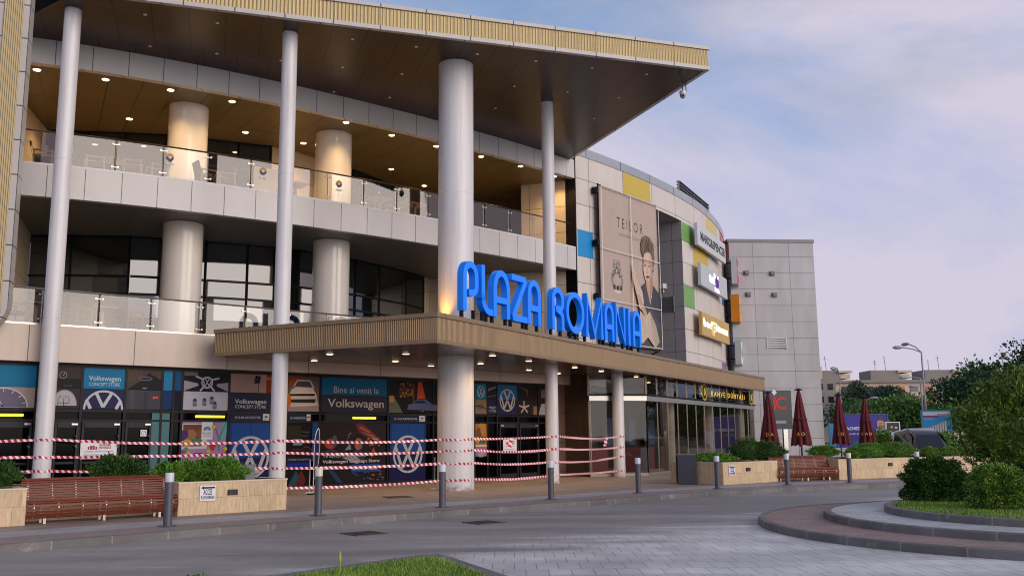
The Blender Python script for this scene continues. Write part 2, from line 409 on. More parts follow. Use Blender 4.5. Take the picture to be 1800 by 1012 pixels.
m_road = panel('road_pavers', 'cbc7c5', .30, .62, joint=.006, rough=.72, offset=.5, var=.07, jcol=.42, coord='Object', dirt=.14, bump=.25)
def road_material():
    """grey block paving with long smooth tyre-worn darker sweeps"""
    m = m_road; nt = m.node_tree; b = nt.nodes['Principled BSDF']
    src = b.inputs['Base Color'].links[0].from_socket
    t = N(nt, 'ShaderNodeTexCoord')
    mpg = N(nt, 'ShaderNodeMapping', {'Vector': t.outputs['Object'], 'Rotation': (0, 0, R(-42)), 'Scale': (.16, .75, 1)})
    n = N(nt, 'ShaderNodeTexNoise', {'Vector': mpg.outputs[0], 'Scale': 1.0, 'Detail': 5, 'Roughness': .55, 'Distortion': .5})
    r = N(nt, 'ShaderNodeMapRange', {'Value': n.outputs['Fac'], 'From Min': .36, 'From Max': .64, 'To Min': .72, 'To Max': 1.08})
    # the driven lane beside the kerb is worn dark and smooth, blocks show where nobody drives
    dp = N(nt, 'ShaderNodeVectorMath', {0: t.outputs['Object'], 1: (.69, -.72, 0)}, operation='DOT_PRODUCT')
    wob = N(nt, 'ShaderNodeMath', {0: n.outputs['Fac'], 1: 5.}, operation='MULTIPLY'); dd = N(nt, 'ShaderNodeMath', {0: dp.outputs['Value'], 1: wob.outputs[0]}, operation='ADD')
    mk = N(nt, 'ShaderNodeMapRange', {'Value': dd.outputs[0], 'From Min': -16.68+7., 'From Max': -16.68+9.2, 'To Min': .12, 'To Max': 1.}, interpolation_type='SMOOTHSTEP')
    worn = N(nt, 'ShaderNodeMix', {'Factor': mk.outputs[0], 'A': lin('878281'), 'B': src}, data_type='RGBA'); src = worn.outputs['Result']
    x = N(nt, 'ShaderNodeMix', {'Factor': 1., 'A': src, 'B': r.outputs[0]}, data_type='RGBA', blend_type='MULTIPLY')
    n2 = N(nt, 'ShaderNodeTexNoise', {'Vector': t.outputs['Object'], 'Scale': 90., 'Detail': 3})
    r2 = N(nt, 'ShaderNodeMapRange', {'Value': n2.outputs['Fac'], 'From Min': .3, 'From Max': .7, 'To Min': .86, 'To Max': 1.12})
    y = N(nt, 'ShaderNodeMix', {'Factor': 1., 'A': x.outputs['Result'], 'B': r2.outputs[0]}, data_type='RGBA', blend_type='MULTIPLY')
    # oil drips, dust and pale scuffs
    n4 = N(nt, 'ShaderNodeTexNoise', {'Vector': t.outputs['Object'], 'Scale': .9, 'Detail': 9, 'Roughness': .72}); r4 = N(nt, 'ShaderNodeMapRange', {'Value': n4.outputs['Fac'], 'From Min': .60, 'From Max': .74, 'To Max': .5})
    z4 = N(nt, 'ShaderNodeMix', {'Factor': r4.outputs[0], 'A': y.outputs['Result'], 'B': lin('4c4644')}, data_type='RGBA')
    n5 = N(nt, 'ShaderNodeTexNoise', {'Vector': mpg.outputs[0], 'Scale': 3.1, 'Detail': 8, 'Roughness': .7}); r5 = N(nt, 'ShaderNodeMapRange', {'Value': n5.outputs['Fac'], 'From Min': .58, 'From Max': .75, 'To Max': .4})
    z5 = N(nt, 'ShaderNodeMix', {'Factor': r5.outputs[0], 'A': z4.outputs['Result'], 'B': lin('c6bfb6')}, data_type='RGBA')
    nt.links.new(z5.outputs['Result'], b.inputs['Base Color'])
    r3 = N(nt, 'ShaderNodeMapRange', {'Value': n.outputs['Fac'], 'From Min': .36, 'From Max': .64, 'To Min': .6, 'To Max': .8}); nt.links.new(r3.outputs[0], b.inputs['Roughness'])
road_material()
m_earth = mat('dry_earth', '6f6a5c', .9, var=.2, vs=.2)
m_plaza = panel('plaza_tiles', '8a7b73', .40, .20, joint=.006, rough=.6, offset=.5, var=.10, jcol=.5, coord='Object', dirt=.16, bump=.2)
m_greypav = panel('grey_pavers', '9c9ba0', .30, .15, joint=.006, rough=.65, offset=.5, var=.10, jcol=.55, coord='Object', dirt=.12, bump=.2)
m_pinkpav = panel('pink_pavers', '8d7d7a', .20, .10, joint=.005, rough=.7, offset=.5, var=.10, jcol=.55, coord='UV', dirt=.12, bump=.2)
m_redpav = panel('red_island_pavers', '927a73', .34, .17, joint=.009, rough=.7, offset=.5, var=.12, jcol=.5, coord='Object', dirt=.14, bump=.2)
m_ringpav = panel('light_island_pavers', 'b4b2b2', .42, .30, joint=.010, rough=.65, offset=.5, var=.08, jcol=.45, coord='Object', dirt=.10, bump=.2)
m_kerb = panel('kerb_stone', '6e6a68', 1.0, 5., joint=.012, rough=.75, var=.16, jcol=1.7, dirt=.3, bump=.2)
def kerb_wear():
    nt = m_kerb.node_tree; b = nt.nodes['Principled BSDF']; src = b.inputs['Base Color'].links[0].from_socket; t = N(nt, 'ShaderNodeTexCoord')
    n = N(nt, 'ShaderNodeTexNoise', {'Vector': t.outputs['Object'], 'Scale': 2.6, 'Detail': 8, 'Roughness': .7}); r = N(nt, 'ShaderNodeMapRange', {'Value': n.outputs['Fac'], 'From Min': .60, 'From Max': .70, 'To Max': .55})
    x = N(nt, 'ShaderNodeMix', {'Factor': r.outputs[0], 'A': src, 'B': lin('b5b0aa')}, data_type='RGBA'); nt.links.new(x.outputs['Result'], b.inputs['Base Color'])
kerb_wear()
m_soil = mat('soil', '3b3226', .95, var=.3, vs=4, bump=.5)
m_lawn = mat('lawn_earth', '3c5a22', .9, var=.25, vs=2)

def setting(o): o['kind'] = 'structure'; return o
g = MB(); g.face([(-900, -300, -.17), (1200, -300, -.17), (1200, 1500, -.17), (-900, 1500, -.17)]); setting(g.build('ground', m_earth))
g = MB(); g.face([(-60, -40, ROAD), (160, -40, ROAD), (160, 75, ROAD), (-60, 75, ROAD)]); setting(g.build('road', m_road))
g = MB(); g.face([(p[0], p[1], 0) for p in KIN]+[(70, 70, 0), (-45, 70, 0), (-45, 0, 0)]); setting(g.build('plaza', m_plaza))
def seg(path, a, b): return [p for p in path if a <= p[0] <= b]
B1, B2 = offset(KERB, 1.25), offset(KERB, 2.35)
g = MB(); g.strip(KIN, B1, .004, 0, [(i*.5, 0) for i in range(len(KIN))], [(i*.5, 1.1) for i in range(len(KIN))]); setting(g.build('pink_paving_strip', m_pinkpav))
g = MB(); g.strip(B1, B2, .004); setting(g.build('grey_paving_strip', m_greypav))
g = MB()
us = [0.]
for i in range(1, len(KERB)): us.append(us[-1]+math.dist(KERB[i], KERB[i-1]))
KB = offset(KERB, -.02)
g.grid([[(p[0], p[1], -.17) for p in KB], [(p[0], p[1], -.015) for p in KB], [(p[0], p[1], .006) for p in KERB], [(p[0], p[1], .009) for p in offset(KERB, .03)], [(p[0], p[1], .009) for p in KIN], [(p[0], p[1], -.05) for p in KIN]], 0,
       [[(u, v) for u in us] for v in (0, .15, .17, .2, .34, .4)])
setting(g.build('kerb', m_kerb))

# ---- roundabout: three rising rings
CI = (10.6, 18.02)
def circ(r, n=120): return [(CI[0]+r*math.cos(2*math.pi*i/n), CI[1]+r*math.sin(2*math.pi*i/n)) for i in range(n)]
def ring_kerb(r, z0, z1):
    mb = MB(); n = 140; rows = []; uvs = []
    for rr, z in ((r+.012, z0-.04), (r, z1-.02), (r-.018, z1), (r-.15, z1), (r-.15, z0)):
        rows.append([(CI[0]+rr*math.cos(2*math.pi*i/n), CI[1]+rr*math.sin(2*math.pi*i/n), z) for i in range(n+1)])
    V = [0, .13, .16, .3, .4]
    for k in range(5): uvs.append([(2*math.pi*r*i/n, V[k]) for i in range(n+1)])
    mb.grid([q[::-1] for q in rows], 0, [q[::-1] for q in uvs]); return mb.build('kerb', m_kerb)
def disc(r, z, m, name):
    mb = MB(); mb.face([(p[0], p[1], z) for p in circ(r)]); return setting(mb.build(name, m))
setting(ring_kerb(5.85, ROAD, .0)); disc(5.72, -.006, m_redpav, 'roundabout_paving')
setting(ring_kerb(4.58, .0, .12)); disc(4.45, .114, m_ringpav, 'roundabout_paving')
setting(ring_kerb(3.42, .12, .24)); disc(3.29, .225, m_lawn, 'roundabout_lawn')

# ---- grass
m_grass = leafmat('grass_blades', '3d611c', '9dba50', .6, .7)
def blades(name, spots, h, w, z, rs=3):
    """one mesh of grass blades at plan spots"""
    q = np.random.RandomState(rs); n = len(spots); P = np.array(spots)
    a = q.rand(n)*6.283; hh = h*(.55+.6*q.rand(n)); lean = (q.rand(n, 2)-.5)*h*.8
    dx, dy = np.cos(a)*w/2, np.sin(a)*w/2; Z = np.full(n, z)
    V = np.stack([np.c_[P[:, 0]-dx, P[:, 1]-dy, Z], np.c_[P[:, 0]+dx, P[:, 1]+dy, Z], np.c_[P[:, 0]+lean[:, 0], P[:, 1]+lean[:, 1], Z+hh]], 1).reshape(-1, 3)
    me = bpy.data.meshes.new(name); me.vertices.add(3*n); me.vertices.foreach_set('co', V.astype(np.float32).ravel())
    me.loops.add(3*n); me.loops.foreach_set('vertex_index', np.arange(3*n, dtype=np.int32))
    me.polygons.add(n); me.polygons.foreach_set('loop_start', np.arange(0, 3*n, 3, dtype=np.int32)); me.polygons.foreach_set('loop_total', np.full(n, 3, dtype=np.int32))
    me.update(); me.validate(); me.materials.append(m_grass)
    o = bpy.data.objects.new(name, me); COL.objects.link(o); o['kind'] = 'stuff'; return o
q = np.random.RandomState(5)
t = q.rand(26000, 2); rr = 3.24*np.sqrt(t[:, 0]); aa = t[:, 1]*6.283
blades('grass', list(zip(CI[0]+rr*np.cos(aa), CI[1]+rr*np.sin(aa))), .055, .012, .222, 1)
# foreground island: wedge with a flush edging
TIP = [(-4.6, 10.55), (-3.19, 11.99), (-1.9, 13.5), (-1.38, 14.12), (-1.15, 14.2), (-.98, 14.02), (-.55, 13.0), (-.03, 11.8), (.5, 10.4), (1.2, 8), (1.5, 5), (-9.5, 5)]
g = MB(); g.prism(TIP, -.17, -.06, 0); setting(g.build('kerb', m_kerb))
INN = [(-4.6, 9.75), (-3.05, 11.55), (-1.80, 13.1), (-1.36, 13.62), (-1.17, 13.7), (-1.06, 13.55), (-.72, 12.8), (-.25, 11.6), (.25, 10.2), (.95, 8), (1.25, 5), (-8.9, 5)]
g = MB(); g.face([(p[0], p[1], -.045) for p in INN]); setting(g.build('island_lawn', m_lawn))
def inside(p, poly):
    c = False; j = len(poly)-1
    for i in range(len(poly)):
        if (poly[i][1] > p[1]) != (poly[j][1] > p[1]) and p[0] < (poly[j][0]-poly[i][0])*(p[1]-poly[i][1])/(poly[j][1]-poly[i][1])+poly[i][0]: c = not c
        j = i
    return c
sp = []
while len(sp) < 26000:
    p = (q.uniform(-5.5, 1.2), q.uniform(9.3, 14))
    if inside(p, INN): sp.append(p)
blades('grass', sp, .05, .010, -.047, 2)

# ================================================================ SHOPPING MALL
MALL = thing('shopping_mall', 'large curved shopping mall with gold-edged flat roof on tall columns and glazed terraces', 'building', (0, 38, 0))
m_panel = panel('band_panels', 'c6c2c0', 1.08, 3., u0=.3, joint=.013, rough=.32, var=.02, jcol=.12, dirt=.05, streak=.06)
m_panelS = panel('ground_band_panels', 'c2b1a2', 2.9, 3., u0=1.2, joint=.014, rough=.4, var=.02, jcol=.15, dirt=.08, streak=.1)
m_wall = panel('wall_panels', 'cdc4bc', 2.9, 1.22, u0=27.03, v0=13.45, joint=.018, rough=.45, var=.05, jcol=.25, dirt=.06, streak=.07)
m_tower = panel('tower_panels', 'a9a7a9', 2.42, 1.063, u0=-.85, v0=14.2, joint=.016, rough=.5, var=.045, jcol=.35, dirt=.06, streak=.12)
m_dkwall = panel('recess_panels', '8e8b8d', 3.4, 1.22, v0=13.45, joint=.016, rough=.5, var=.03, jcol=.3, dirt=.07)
m_beige = panel('beige_panels', 'bda98f', 2.9, 1.22, v0=13.38, u0=.4, joint=.014, rough=.45, var=.03, jcol=.3, dirt=.06)
m_brownwall = panel('brown_panels', '7d665a', 2.9, 1.22, v0=3.85, joint=.016, rough=.5, var=.03, jcol=.35, dirt=.06)
m_gold = corrugated('gold_cladding', 'b7a173', .115)
m_bronze = corrugated('bronze_cladding', '957b59', .062, 2.1)
m_trim = panel('trim_panels', 'b9b4ae', 1.45, 30, joint=.02, rough=.4, var=.02, jcol=.1, dirt=.05)
m_btrim = panel('bronze_trim', '8d7558', 2.1, 30, joint=.012, rough=.38, var=.02, jcol=.3, dirt=.05, metal=.3)
m_soffR = panel('roof_soffit', '3f2a1f', 1.06, 3.3, u0=.2, joint=.028, rough=.3, offset=.37, var=.05, jcol=.15, dirt=.12, bump=.2, coord='UV', freq=3)
m_soffR.node_tree.nodes['Principled BSDF'].inputs['Specular IOR Level'].default_value = .22
m_soff2 = panel('terrace_soffit', '6a5a3c', 1.08, 3., joint=.022, rough=.4, var=.03, jcol=.3, dirt=.06, u0=.3)
m_soff1 = panel('lower_soffit', '746d66', 1.08, 3., joint=.010, rough=.45, var=.03, jcol=.4, dirt=.06, u0=.3)
m_soffC = panel('canopy_soffit', '5d4636', .30, 60, joint=.018, rough=.22, var=.08, jcol=.2, dirt=.08, coord='UV')
m_col = mat('white_column', 'd2cfd0', .33, var=.05, vs=.8, stretch=(1, 1, .4))
m_colI = mat('cream_column', 'd5ccc0', .22, var=.04, vs=.8, stretch=(1, 1, .3), coat=.3)
def column_wear():
    nt = m_col.node_tree; b = nt.nodes['Principled BSDF']; src = b.inputs['Base Color'].links[0].from_socket; t = N(nt, 'ShaderNodeTexCoord'); g_ = N(nt, 'ShaderNodeNewGeometry')
    mp_ = N(nt, 'ShaderNodeMapping', {'Vector': g_.outputs['Position'], 'Scale': (7, 7, .35)}); n = N(nt, 'ShaderNodeTexNoise', {'Vector': mp_.outputs[0], 'Scale': 1., 'Detail': 6, 'Roughness': .65})
    r = N(nt, 'ShaderNodeMapRange', {'Value': n.outputs['Fac'], 'From Min': .48, 'From Max': .74, 'To Max': .42}); x = N(nt, 'ShaderNodeMix', {'Factor': r.outputs[0], 'A': src, 'B': lin('98928c')}, data_type='RGBA')
    # rust and scuffs splashed up the foot, with a ragged top edge
    s_ = N(nt, 'ShaderNodeSeparateXYZ', {0: g_.outputs['Position']}); n2 = N(nt, 'ShaderNodeTexNoise', {'Vector': g_.outputs['Position'], 'Scale': 9., 'Detail': 8, 'Roughness': .75})
    a = N(nt, 'ShaderNodeMath', {0: n2.outputs['Fac'], 1: 1.3}, operation='MULTIPLY'); d = N(nt, 'ShaderNodeMath', {0: a.outputs[0], 1: s_.outputs[2]}, operation='SUBTRACT')
    k = N(nt, 'ShaderNodeMapRange', {'Value': d.outputs[0], 'From Min': .50, 'From Max': .72, 'To Max': .8}); y = N(nt, 'ShaderNodeMix', {'Factor': k.outputs[0], 'A': x.outputs['Result'], 'B': lin('7d6350')}, data_type='RGBA')
    nt.links.new(y.outputs['Result'], b.inputs['Base Color'])
column_wear()
m_conc = mat('concrete', '9d9382', .8, var=.14, vs=2.5)
m_dark = mat('dark_frame', '141317', .45, var=.05, spec=.2)
m_frame = mat('blue_grey_frame', '26272f', .45, var=.05, spec=.2)
m_steel = mat('steel', 'b8b4ae', .28, .9, var=.03)
m_rail = mat('dark_handrail', '3a2f2a', .35, .5, var=.05)
m_black = mat('black_interior', '0b0a0a', .8, var=0)
m_room = mat('dim_interior', '4a3a2e', .85, var=.2, vs=1)
m_wglass = mat('window_glass', '101412', .03, var=0, spec=.5, bump=.02, bs=1.2); m_wglass.node_tree.nodes['Principled BSDF'].inputs['IOR'].default_value = 2.0
m_sglass = mat('shop_glass', '050506', .08, var=0, spec=.05)
m_bal = glass_clear('balustrade_glass', (.86, .88, .86, 1), .07)
m_clear = glass_clear('cafe_glass', (.82, .83, .82, 1), .0)
m_off = mat('lamp_white', 'e6e2dc', .3, var=0)
m_lit = emit('warm_lamp', 'ffd9a0', 9.)
m_litC = emit('warm_canopy_lamp', 'ffd9a8', 5.)
m_grey = mat('grey_metal', '6d6c70', .45, .4, var=.06)
m_white = mat('white_metal', 'd2d1d2', .4, var=.04)
ZR0, ZR1, ZF, Z2B, Z2T, Z1B, Z1T, ZC0, ZC1 = 14.2, 15.04, 13.38, 9.1, 10.17, 3.85, 4.93, 4.15, 4.97

# ---- roof slab: gold front, grey trims, dark underside
fr = Vector((14.5, 4.63)).normalized(); fn = Vector((-fr.y, fr.x)); RC = Vector((6.92, 31.1))
def rp_(a, b): v = RC+fr*a+fn*b; return (v.x, v.y)         # a along the front (0 at the right corner), b into the building
rb = Vector((2.78, 41.5))-RC; sb = (rb.dot(fr), rb.dot(fn))
FL = -20.2
roof = MB(); us = lambda p: ((Vector(p)-RC).dot(fr), (Vector(p)-RC).dot(fn))
und = [rp_(FL, 0), rp_(0, 0), rp_(*sb), (-2.6, 47.5), (-16, 42), (-22, 32)]
roof.face([(p[0], p[1], ZR0) for p in und[::-1]], 0, [us(p) for p in und[::-1]])
RS = roof.build('roof', m_soffR, MALL)
g = MB(); g.face([(p[0], p[1], ZR1-.06) for p in [rp_(FL, .1), rp_(-.1, .1), rp_(*sb), (-2.6, 47.5), (-16, 42), (-22, 32)]]); g.build('roof_deck', m_grey, RS)
def fascia(name, z0, z1, out, m):
    g = MB(); A = [rp_(FL, -out), rp_(out, -out), rp_(sb[0]+out, sb[1])]; B = [rp_(FL, .12), rp_(-.12, .12), rp_(sb[0]-.12, sb[1])]
    g.slab(A, B, z0, z1); return g.build(name, m, RS)
fascia('roof_fascia', ZR0+.125, ZR1-.12, .0, m_gold); fascia('lower_trim', ZR0-.012, ZR0+.12, .035, m_trim); fascia('cap_trim', ZR1-.115, ZR1, .05, m_trim)
for i, (a, b) in enumerate([(x, y) for x in np.arange(-19.4, -.5, 2.06) for y in (2.2+.0, 4.6, 7.0)]):
    p = rp_(a+1.0, b-1.25)
    if a+1.0 > sb[0]*(b-1.25)/sb[1]-.5: continue
    g = MB(); g.lathe([(.055, ZR0-.02), (.05, ZR0+.005)], p[0], p[1], 10); g.build('downlight', m_off, RS)
# rooftop bits
g = MB(); g.prism([(-9.5, 52), (-2.0, 54), (-.6, 60), (-12, 60)], 14.9, 24.6); g.prism([(-10.0, 51.6), (-1.4, 53.6), (.2, 61), (-12.4, 61)], 24.6, 25.1, 0); g.build('rooftop_block', m_white, MALL)
g = MB()
LV0, LV1 = (9.92, 54.0), (12.88, 60.0); ZL = 16.55
for i in range(11): g.bar((*LV0, ZL-.19*i), (*LV1, ZL-.19*i), .24, .05)
for a in (0, .25, .5, .75, 1): g.bar((LV0[0]+(LV1[0]-LV0[0])*a, 54+6*a, 14.0), (LV0[0]+(LV1[0]-LV0[0])*a, 54+6*a, ZL+.05), .10, .10)
g.build('louvre_screen', m_grey, MALL)

# ---- pier at the left end, gold with grey edges, rounded foot
g = MB(); PX = [(-13.5, 24.88)]
def pier_poly(x0, x1, z0, top, r):
    pts = [(x0, z0), (x1-r, z0)]+[(x1-r+r*math.sin(R(a)), z0+r-r*math.cos(R(a))) for a in range(10, 91, 10)]+[(x1, top), (x0, top)]
    return pts
pd = Vector((fr.x, fr.y)); PO = Vector((-13.46, 24.8))
def pier_part(name, x0, x1, z0, r, y0, y1, m):
    g = MB(); P = pier_poly(x0, x1, z0, ZR0-.02, r); n = len(P)
    W = lambda x, z, y: (PO.x+pd.x*x+fn.x*y, PO.y+pd.y*x+fn.y*y, z)
    g.face([W(x, z, y0) for x, z in P], 0, [(x, z) for x, z in P])
    for i in range(n):
        a, b = P[i], P[(i+1) % n]; g.face([W(*a, y0), W(*a, y1), W(*b, y1), W(*b, y0)], 0, [(0, a[1]), (y1-y0, a[1]), (y1-y0, b[1]), (0, b[1])])
    return g.build(name, m, MALL)
m_trimV = panel('vertical_trim_panels', 'b4aea8', 30, .98, joint=.018, rough=.4, var=.02, jcol=.1, dirt=.05)
PI = pier_part('pier', -5, 0, 4.35, 1.0, 0, .55, m_trimV)
g = MB()
P = pier_poly(-.62, -.16, 4.8, ZR0-.03, .45); W = lambda x, z, y: (PO.x+pd.x*x+fn.x*y, PO.y+pd.y*x+fn.y*y, z)
for x0, x1 in ((-.66, -.17), (-3.4, -.80)):
    P = pier_poly(x0, x1, 4.6 if x0 > -1 else 4.6, ZR0-.03, .35)
    g.face([W(x, z, -.03) for x, z in P], 0, [(x, z) for x, z in P])
    for i in range(len(P)):
        a, b = P[i], P[(i+1) % len(P)]; g.face([W(*a, -.03), W(*a, .01), W(*b, .01), W(*b, -.03)], 0, [(0, a[1]), (.04, a[1]), (.04, b[1]), (0, b[1])])
g.build('gold_panel', corrugated('fine_gold_cladding', 'bfa97c', .055), PI)

# ---- columns
COLS = [(-12.9, 26.1, .235, ZR0), (-6.9, 27.87, .235, ZR0), (-1.85, 30.53, .59, ZR0), (1.4, 34.25, .235, ZR0), (4.37, 39.37, .24, ZC0+.07)]
for (x, y, r, z) in COLS:
    g = MB(); J = [] if z < 6 else [v for h in (5.0, 9.6) for v in ((r, h), (r-.006, h+.004), (r-.006, h+.018), (r, h+.022))]
    g.lathe([(r+.012, 0), (r+.012, .05), (r, .06), (r, 2.4)]+J+[(r, z)], x, y, 48); smooth_angle(g.build('column', m_col, MALL))
# canopy-row columns further along, behind the cafe glass
_cd = Vector((.489, .872)).normalized(); _cn = Vector((-_cd.y, _cd.x)); CC = Vector((-2.03, 25.1))
def cp(a, b): v = CC+_cd*a+_cn*b; return (v.x, v.y)        # a along the canopy's right side, b inwards
for a in (21.7, 27.8, 33.6):
    p = cp(a, 1.43); g = MB(); g.lathe([(.27, 0), (.27, ZC0+.05)], p[0], p[1], 32); smooth_angle(g.build('column', m_conc, MALL))
# terrace columns
for (x, y, r) in ((-11.55, 32.3, .68), (-6.95, 35.5, .70)):
    for (z0, z1) in ((4.9, Z2B+.02), (10.1, ZF+.04)):
        g = MB(); g.lathe([(r, z0), (r, z0+.3*(z1-z0)), (r, z0+.6*(z1-z0)), (r, z1)], x, y, 48); smooth_angle(g.build('column', m_colI, MALL))

# ---- balcony bands on the arc
A0, A1 = -1.6, S_END
def band(name, c, a, b, z0, z1, m, thick=.25):
    g = MB(); F = c.path(a, b); g.slab(F, c.path(a, b, -thick), z0, z1); return g.build(name, m, MALL)
band('top_band', ARC, A0, A1, ZF, ZR0+.05, m_panel)
b2 = band('terrace_band', ARC, A0, A1, Z2B, Z2T-.06, m_panel)
band('band_cap', ARC, A0, A1, Z2T-.058, Z2T, m_white, .3)
BA, BB = 0.3, 27.45
b1 = band('ground_band', BND, BA, BB, Z1B, Z1T-.05, m_panelS, .3)
band('band_cap', BND, BA, BB, Z1T-.048, Z1T, m_steel, .34)
# soffits and floors
inner = lambda d, a, b: ARC.path(a, b, -d)
def radial(name, z, d0, d1, m, flip=False):
    g = MB(); n = 60; ss = np.linspace(A0, A1+4, n)
    P = [ARC.at(s, -d0) for s in ss]; Q = [ARC.at(s, -d1) for s in ss]
    uA = [(s, 0) for s in ss]; uB = [(s, d1-d0) for s in ss]
    if flip: g.strip(Q, P, z, 0, uB, uA)
    else: g.strip(P, Q, z, 0, uA, uB)
    return g.build(name, m, MALL)
radial('terrace_soffit', ZF+.03, .24, 15, m_soff2, True)
radial('terrace_soffit', Z2B+.03, .24, 9.5, m_soff1, True)
radial('terrace_floor', 10.08, .3, 9.5, m_conc)
g = MB(); g.strip(BND.path(BA, BB, -.3), BND.path(BA, BB, -11), 4.88); g.build('terrace_floor', m_conc, MALL)
g = MB(); g.strip(SHOP.path(0, 28), BND.path(0, 28, -.05), Z1B+.02); g.build('shop_soffit', m_dark, MALL)

# ---- terrace glazing: panes in dark frames, dark rooms behind
G1 = [(-18.5, 33.6), (-16.11, 33.72), (-14.08, 33.97), (-12.9, 34.42), (-11.6, 35.0), (-10.21, 35.69), (-9.3, 36.25), (-8.48, 36.83), (-7.5, 37.8), (-6.6, 39.0), (-5.77, 40.27), (-4.79, 41.88), (-4.14, 43.43)]
def glazing(path, z0, z1, zs, post=.07):
    win = MB()
    for p in path: win.box((p[0], p[1], (z0+z1)/2), (post, post+.06, z1-z0-.004))
    for p, q in zip(path[:-1], path[1:]):
        d = Vector((q[0]-p[0], q[1]-p[1])); d.normalize()
        for z in zs: win.bar((p[0]+d.x*.05, p[1]+d.y*.05, z), (q[0]-d.x*.05, q[1]-d.y*.05, z), .10, .08)
    w = win.build('window', m_dark, MALL)
    lv = sorted(zs)
    for p, q in zip(path[:-1], path[1:]):
        for a, b in zip(lv[:-1], lv[1:]):
            g = MB(); l = math.dist(p, q); e = rnd.uniform(-.02, .02); ln = .07 if (z0 < 6 and a == lv[0]) else 0     # panes never sit in one exact plane
            g.face([(p[0], p[1]+e, a), (q[0], q[1]-e, a), (q[0]+ln*.5, q[1]-e-ln, b), (p[0]+ln*.5, p[1]+e-ln, b)], 0, [(0, a), (l, a), (l, b), (0, b)]); g.build('pane', m_wglass, w)
    return w
glazing(G1, 4.9, Z2B+.02, [4.95, 6.05, 6.95, 7.60, Z2B-.03])
G2a = [(-18.5, 34.4), (-16.9, 34.6), (-14.9, 34.9), (-13.4, 35.2), (-12.04, 35.72), (-10.9, 36.25), (-9.74, 36.75)]
G2b = [(-7.5, 39.6), (-7.0, 40.2), (-6.12, 41.79), (-5.59, 42.93), (-5.2, 44.2)]
glazing(G2a, 10.1, ZF+.02, [10.15, 11.25, 12.3, ZF-.03]); glazing(G2b, 10.1, ZF+.02, [10.15, 12.3, ZF-.03])
def wallpath(name, path, z0, z1, m, thick=0):
    g = MB(); g.ribbon(path, z0, z1); return g.build(name, m, MALL)
wallpath('wall', [(-9.7, 36.8), (-8.9, 37.5), (-7.55, 39.55)], 10.08, ZF+.03, m_beige)
wallpath('wall', [(-5.2, 44.2), (-3.2, 46.0), (.47, 45.2), (.47, 43.05)], 10.08, ZF+.03, m_room)
wallpath('wall', [(.47, 43.03), (2.9, 42.1)], 10.08, ZF+.03, m_beige)
wallpath('wall', [(-4.14, 43.5), (-3.97, 44.1), (-1.16, 42.96), (2.9, 42.2)], 4.88, Z2B+.03, m_beige)
# end walls on the far left
wallpath('wall', [(-15.2, 28.1), (-16.0, 29.3), (-17.6, 33.6)], 4.88, Z2B+.02, m_beige)
wallpath('wall', [(-15.9, 27.9), (-16.7, 29.9), (-17.7, 34.4)], 10.08, ZF+.02, m_beige)

# ---- glass balustrades: posts, panes, clamps, rail
def railing(c, a, b, zb, zt, step, off, m_r, skip=()):
    r = MB(); r.tube([(*c.at(s, off), zt) for s in np.arange(a, b+.01, .4)], .028, 6); R_ = r.build('railing', m_r, MALL)
    ss = list(np.arange(a, b+.001, step))
    for s in ss:
        fx = MB(); x, y = c.at(s, off-.05); fx.bar((x, y, zb-.05), (x, y, zt-.02), .03, .05)
        for z in (zb+.14, zt-.16):
            fx.bar((*c.at(s-.09, off-.03), z), (*c.at(s+.09, off-.03), z), .02, .025)
            for ds in (-.09, .09): fx.box((*c.at(s+ds, off-.005), z), (.05, .06, .05), c.ang(s))
        fx.build('clamp_post', m_steel, R_)
    for s0, s1 in zip(ss[:-1], ss[1:]):
        g = MB(); p, q = c.at(s0+.03, off), c.at(s1-.03, off); e = rnd.uniform(-.01, .01); t = (c.at(0, 0), )
        dx, dy = q[0]-p[0], q[1]-p[1]; l = math.hypot(dx, dy); nx, ny = -dy/l*.012, dx/l*.012
        g.face([(p[0], p[1]+e, zb), (q[0], q[1], zb), (q[0], q[1], zt-.03), (p[0], p[1]+e, zt-.03)])
        g.build('glass_pane', m_bal, R_)
    return R_
railing(ARC, A0, 23.0, Z2T, 11.22, 1.46, -.10, m_rail)
railing(BND, 3.2, 27.4, Z1T, 5.93, 1.52, -.12, m_steel)

# ---- curved wall with the recess for the banner, coloured panels, parapet
WT = 14.55
RC0, RC1 = 25.1, 33.65
def wallstrip(a, b, z0, z1, m=m_wall, off=0., name='wall'):
    g = MB(); g.ribbon(ARC.path(a, b, off, .4), z0, z1, 0, a); return g.build(name, m, MALL)
wallstrip(S_END, RC0, 3.9, WT); wallstrip(RC0, RC1, 13.29, WT); wallstrip(RC1, 47.2, 3.9, WT)
g = MB(); p0, p1 = ARC.at(RC0), ARC.at(RC1); q0, q1 = ARC.at(RC0, -2.7), ARC.at(RC1, -2.7)
g.ribbon([q0, q1, p1], 3.9, 13.29); g.ribbon([p0, q0], 3.9, 13.29)
g.build('recess', m_dkwall, MALL)
g = MB(); g.strip(ARC.path(RC0, RC1, -2.7), ARC.path(RC0, RC1, 0), 13.29); g.build('recess_soffit', m_dkwall, MALL)
g = MB(); g.slab(ARC.path(21.0, 47.2, .04, .4), ARC.path(21.0, 47.2, -.5, .4), WT, WT+.42); g.build('parapet', panel('parapet_cap', 'aeb0b3', 2.9, 30, joint=.03, rough=.35, var=.06, jcol=.15, metal=.5), MALL)
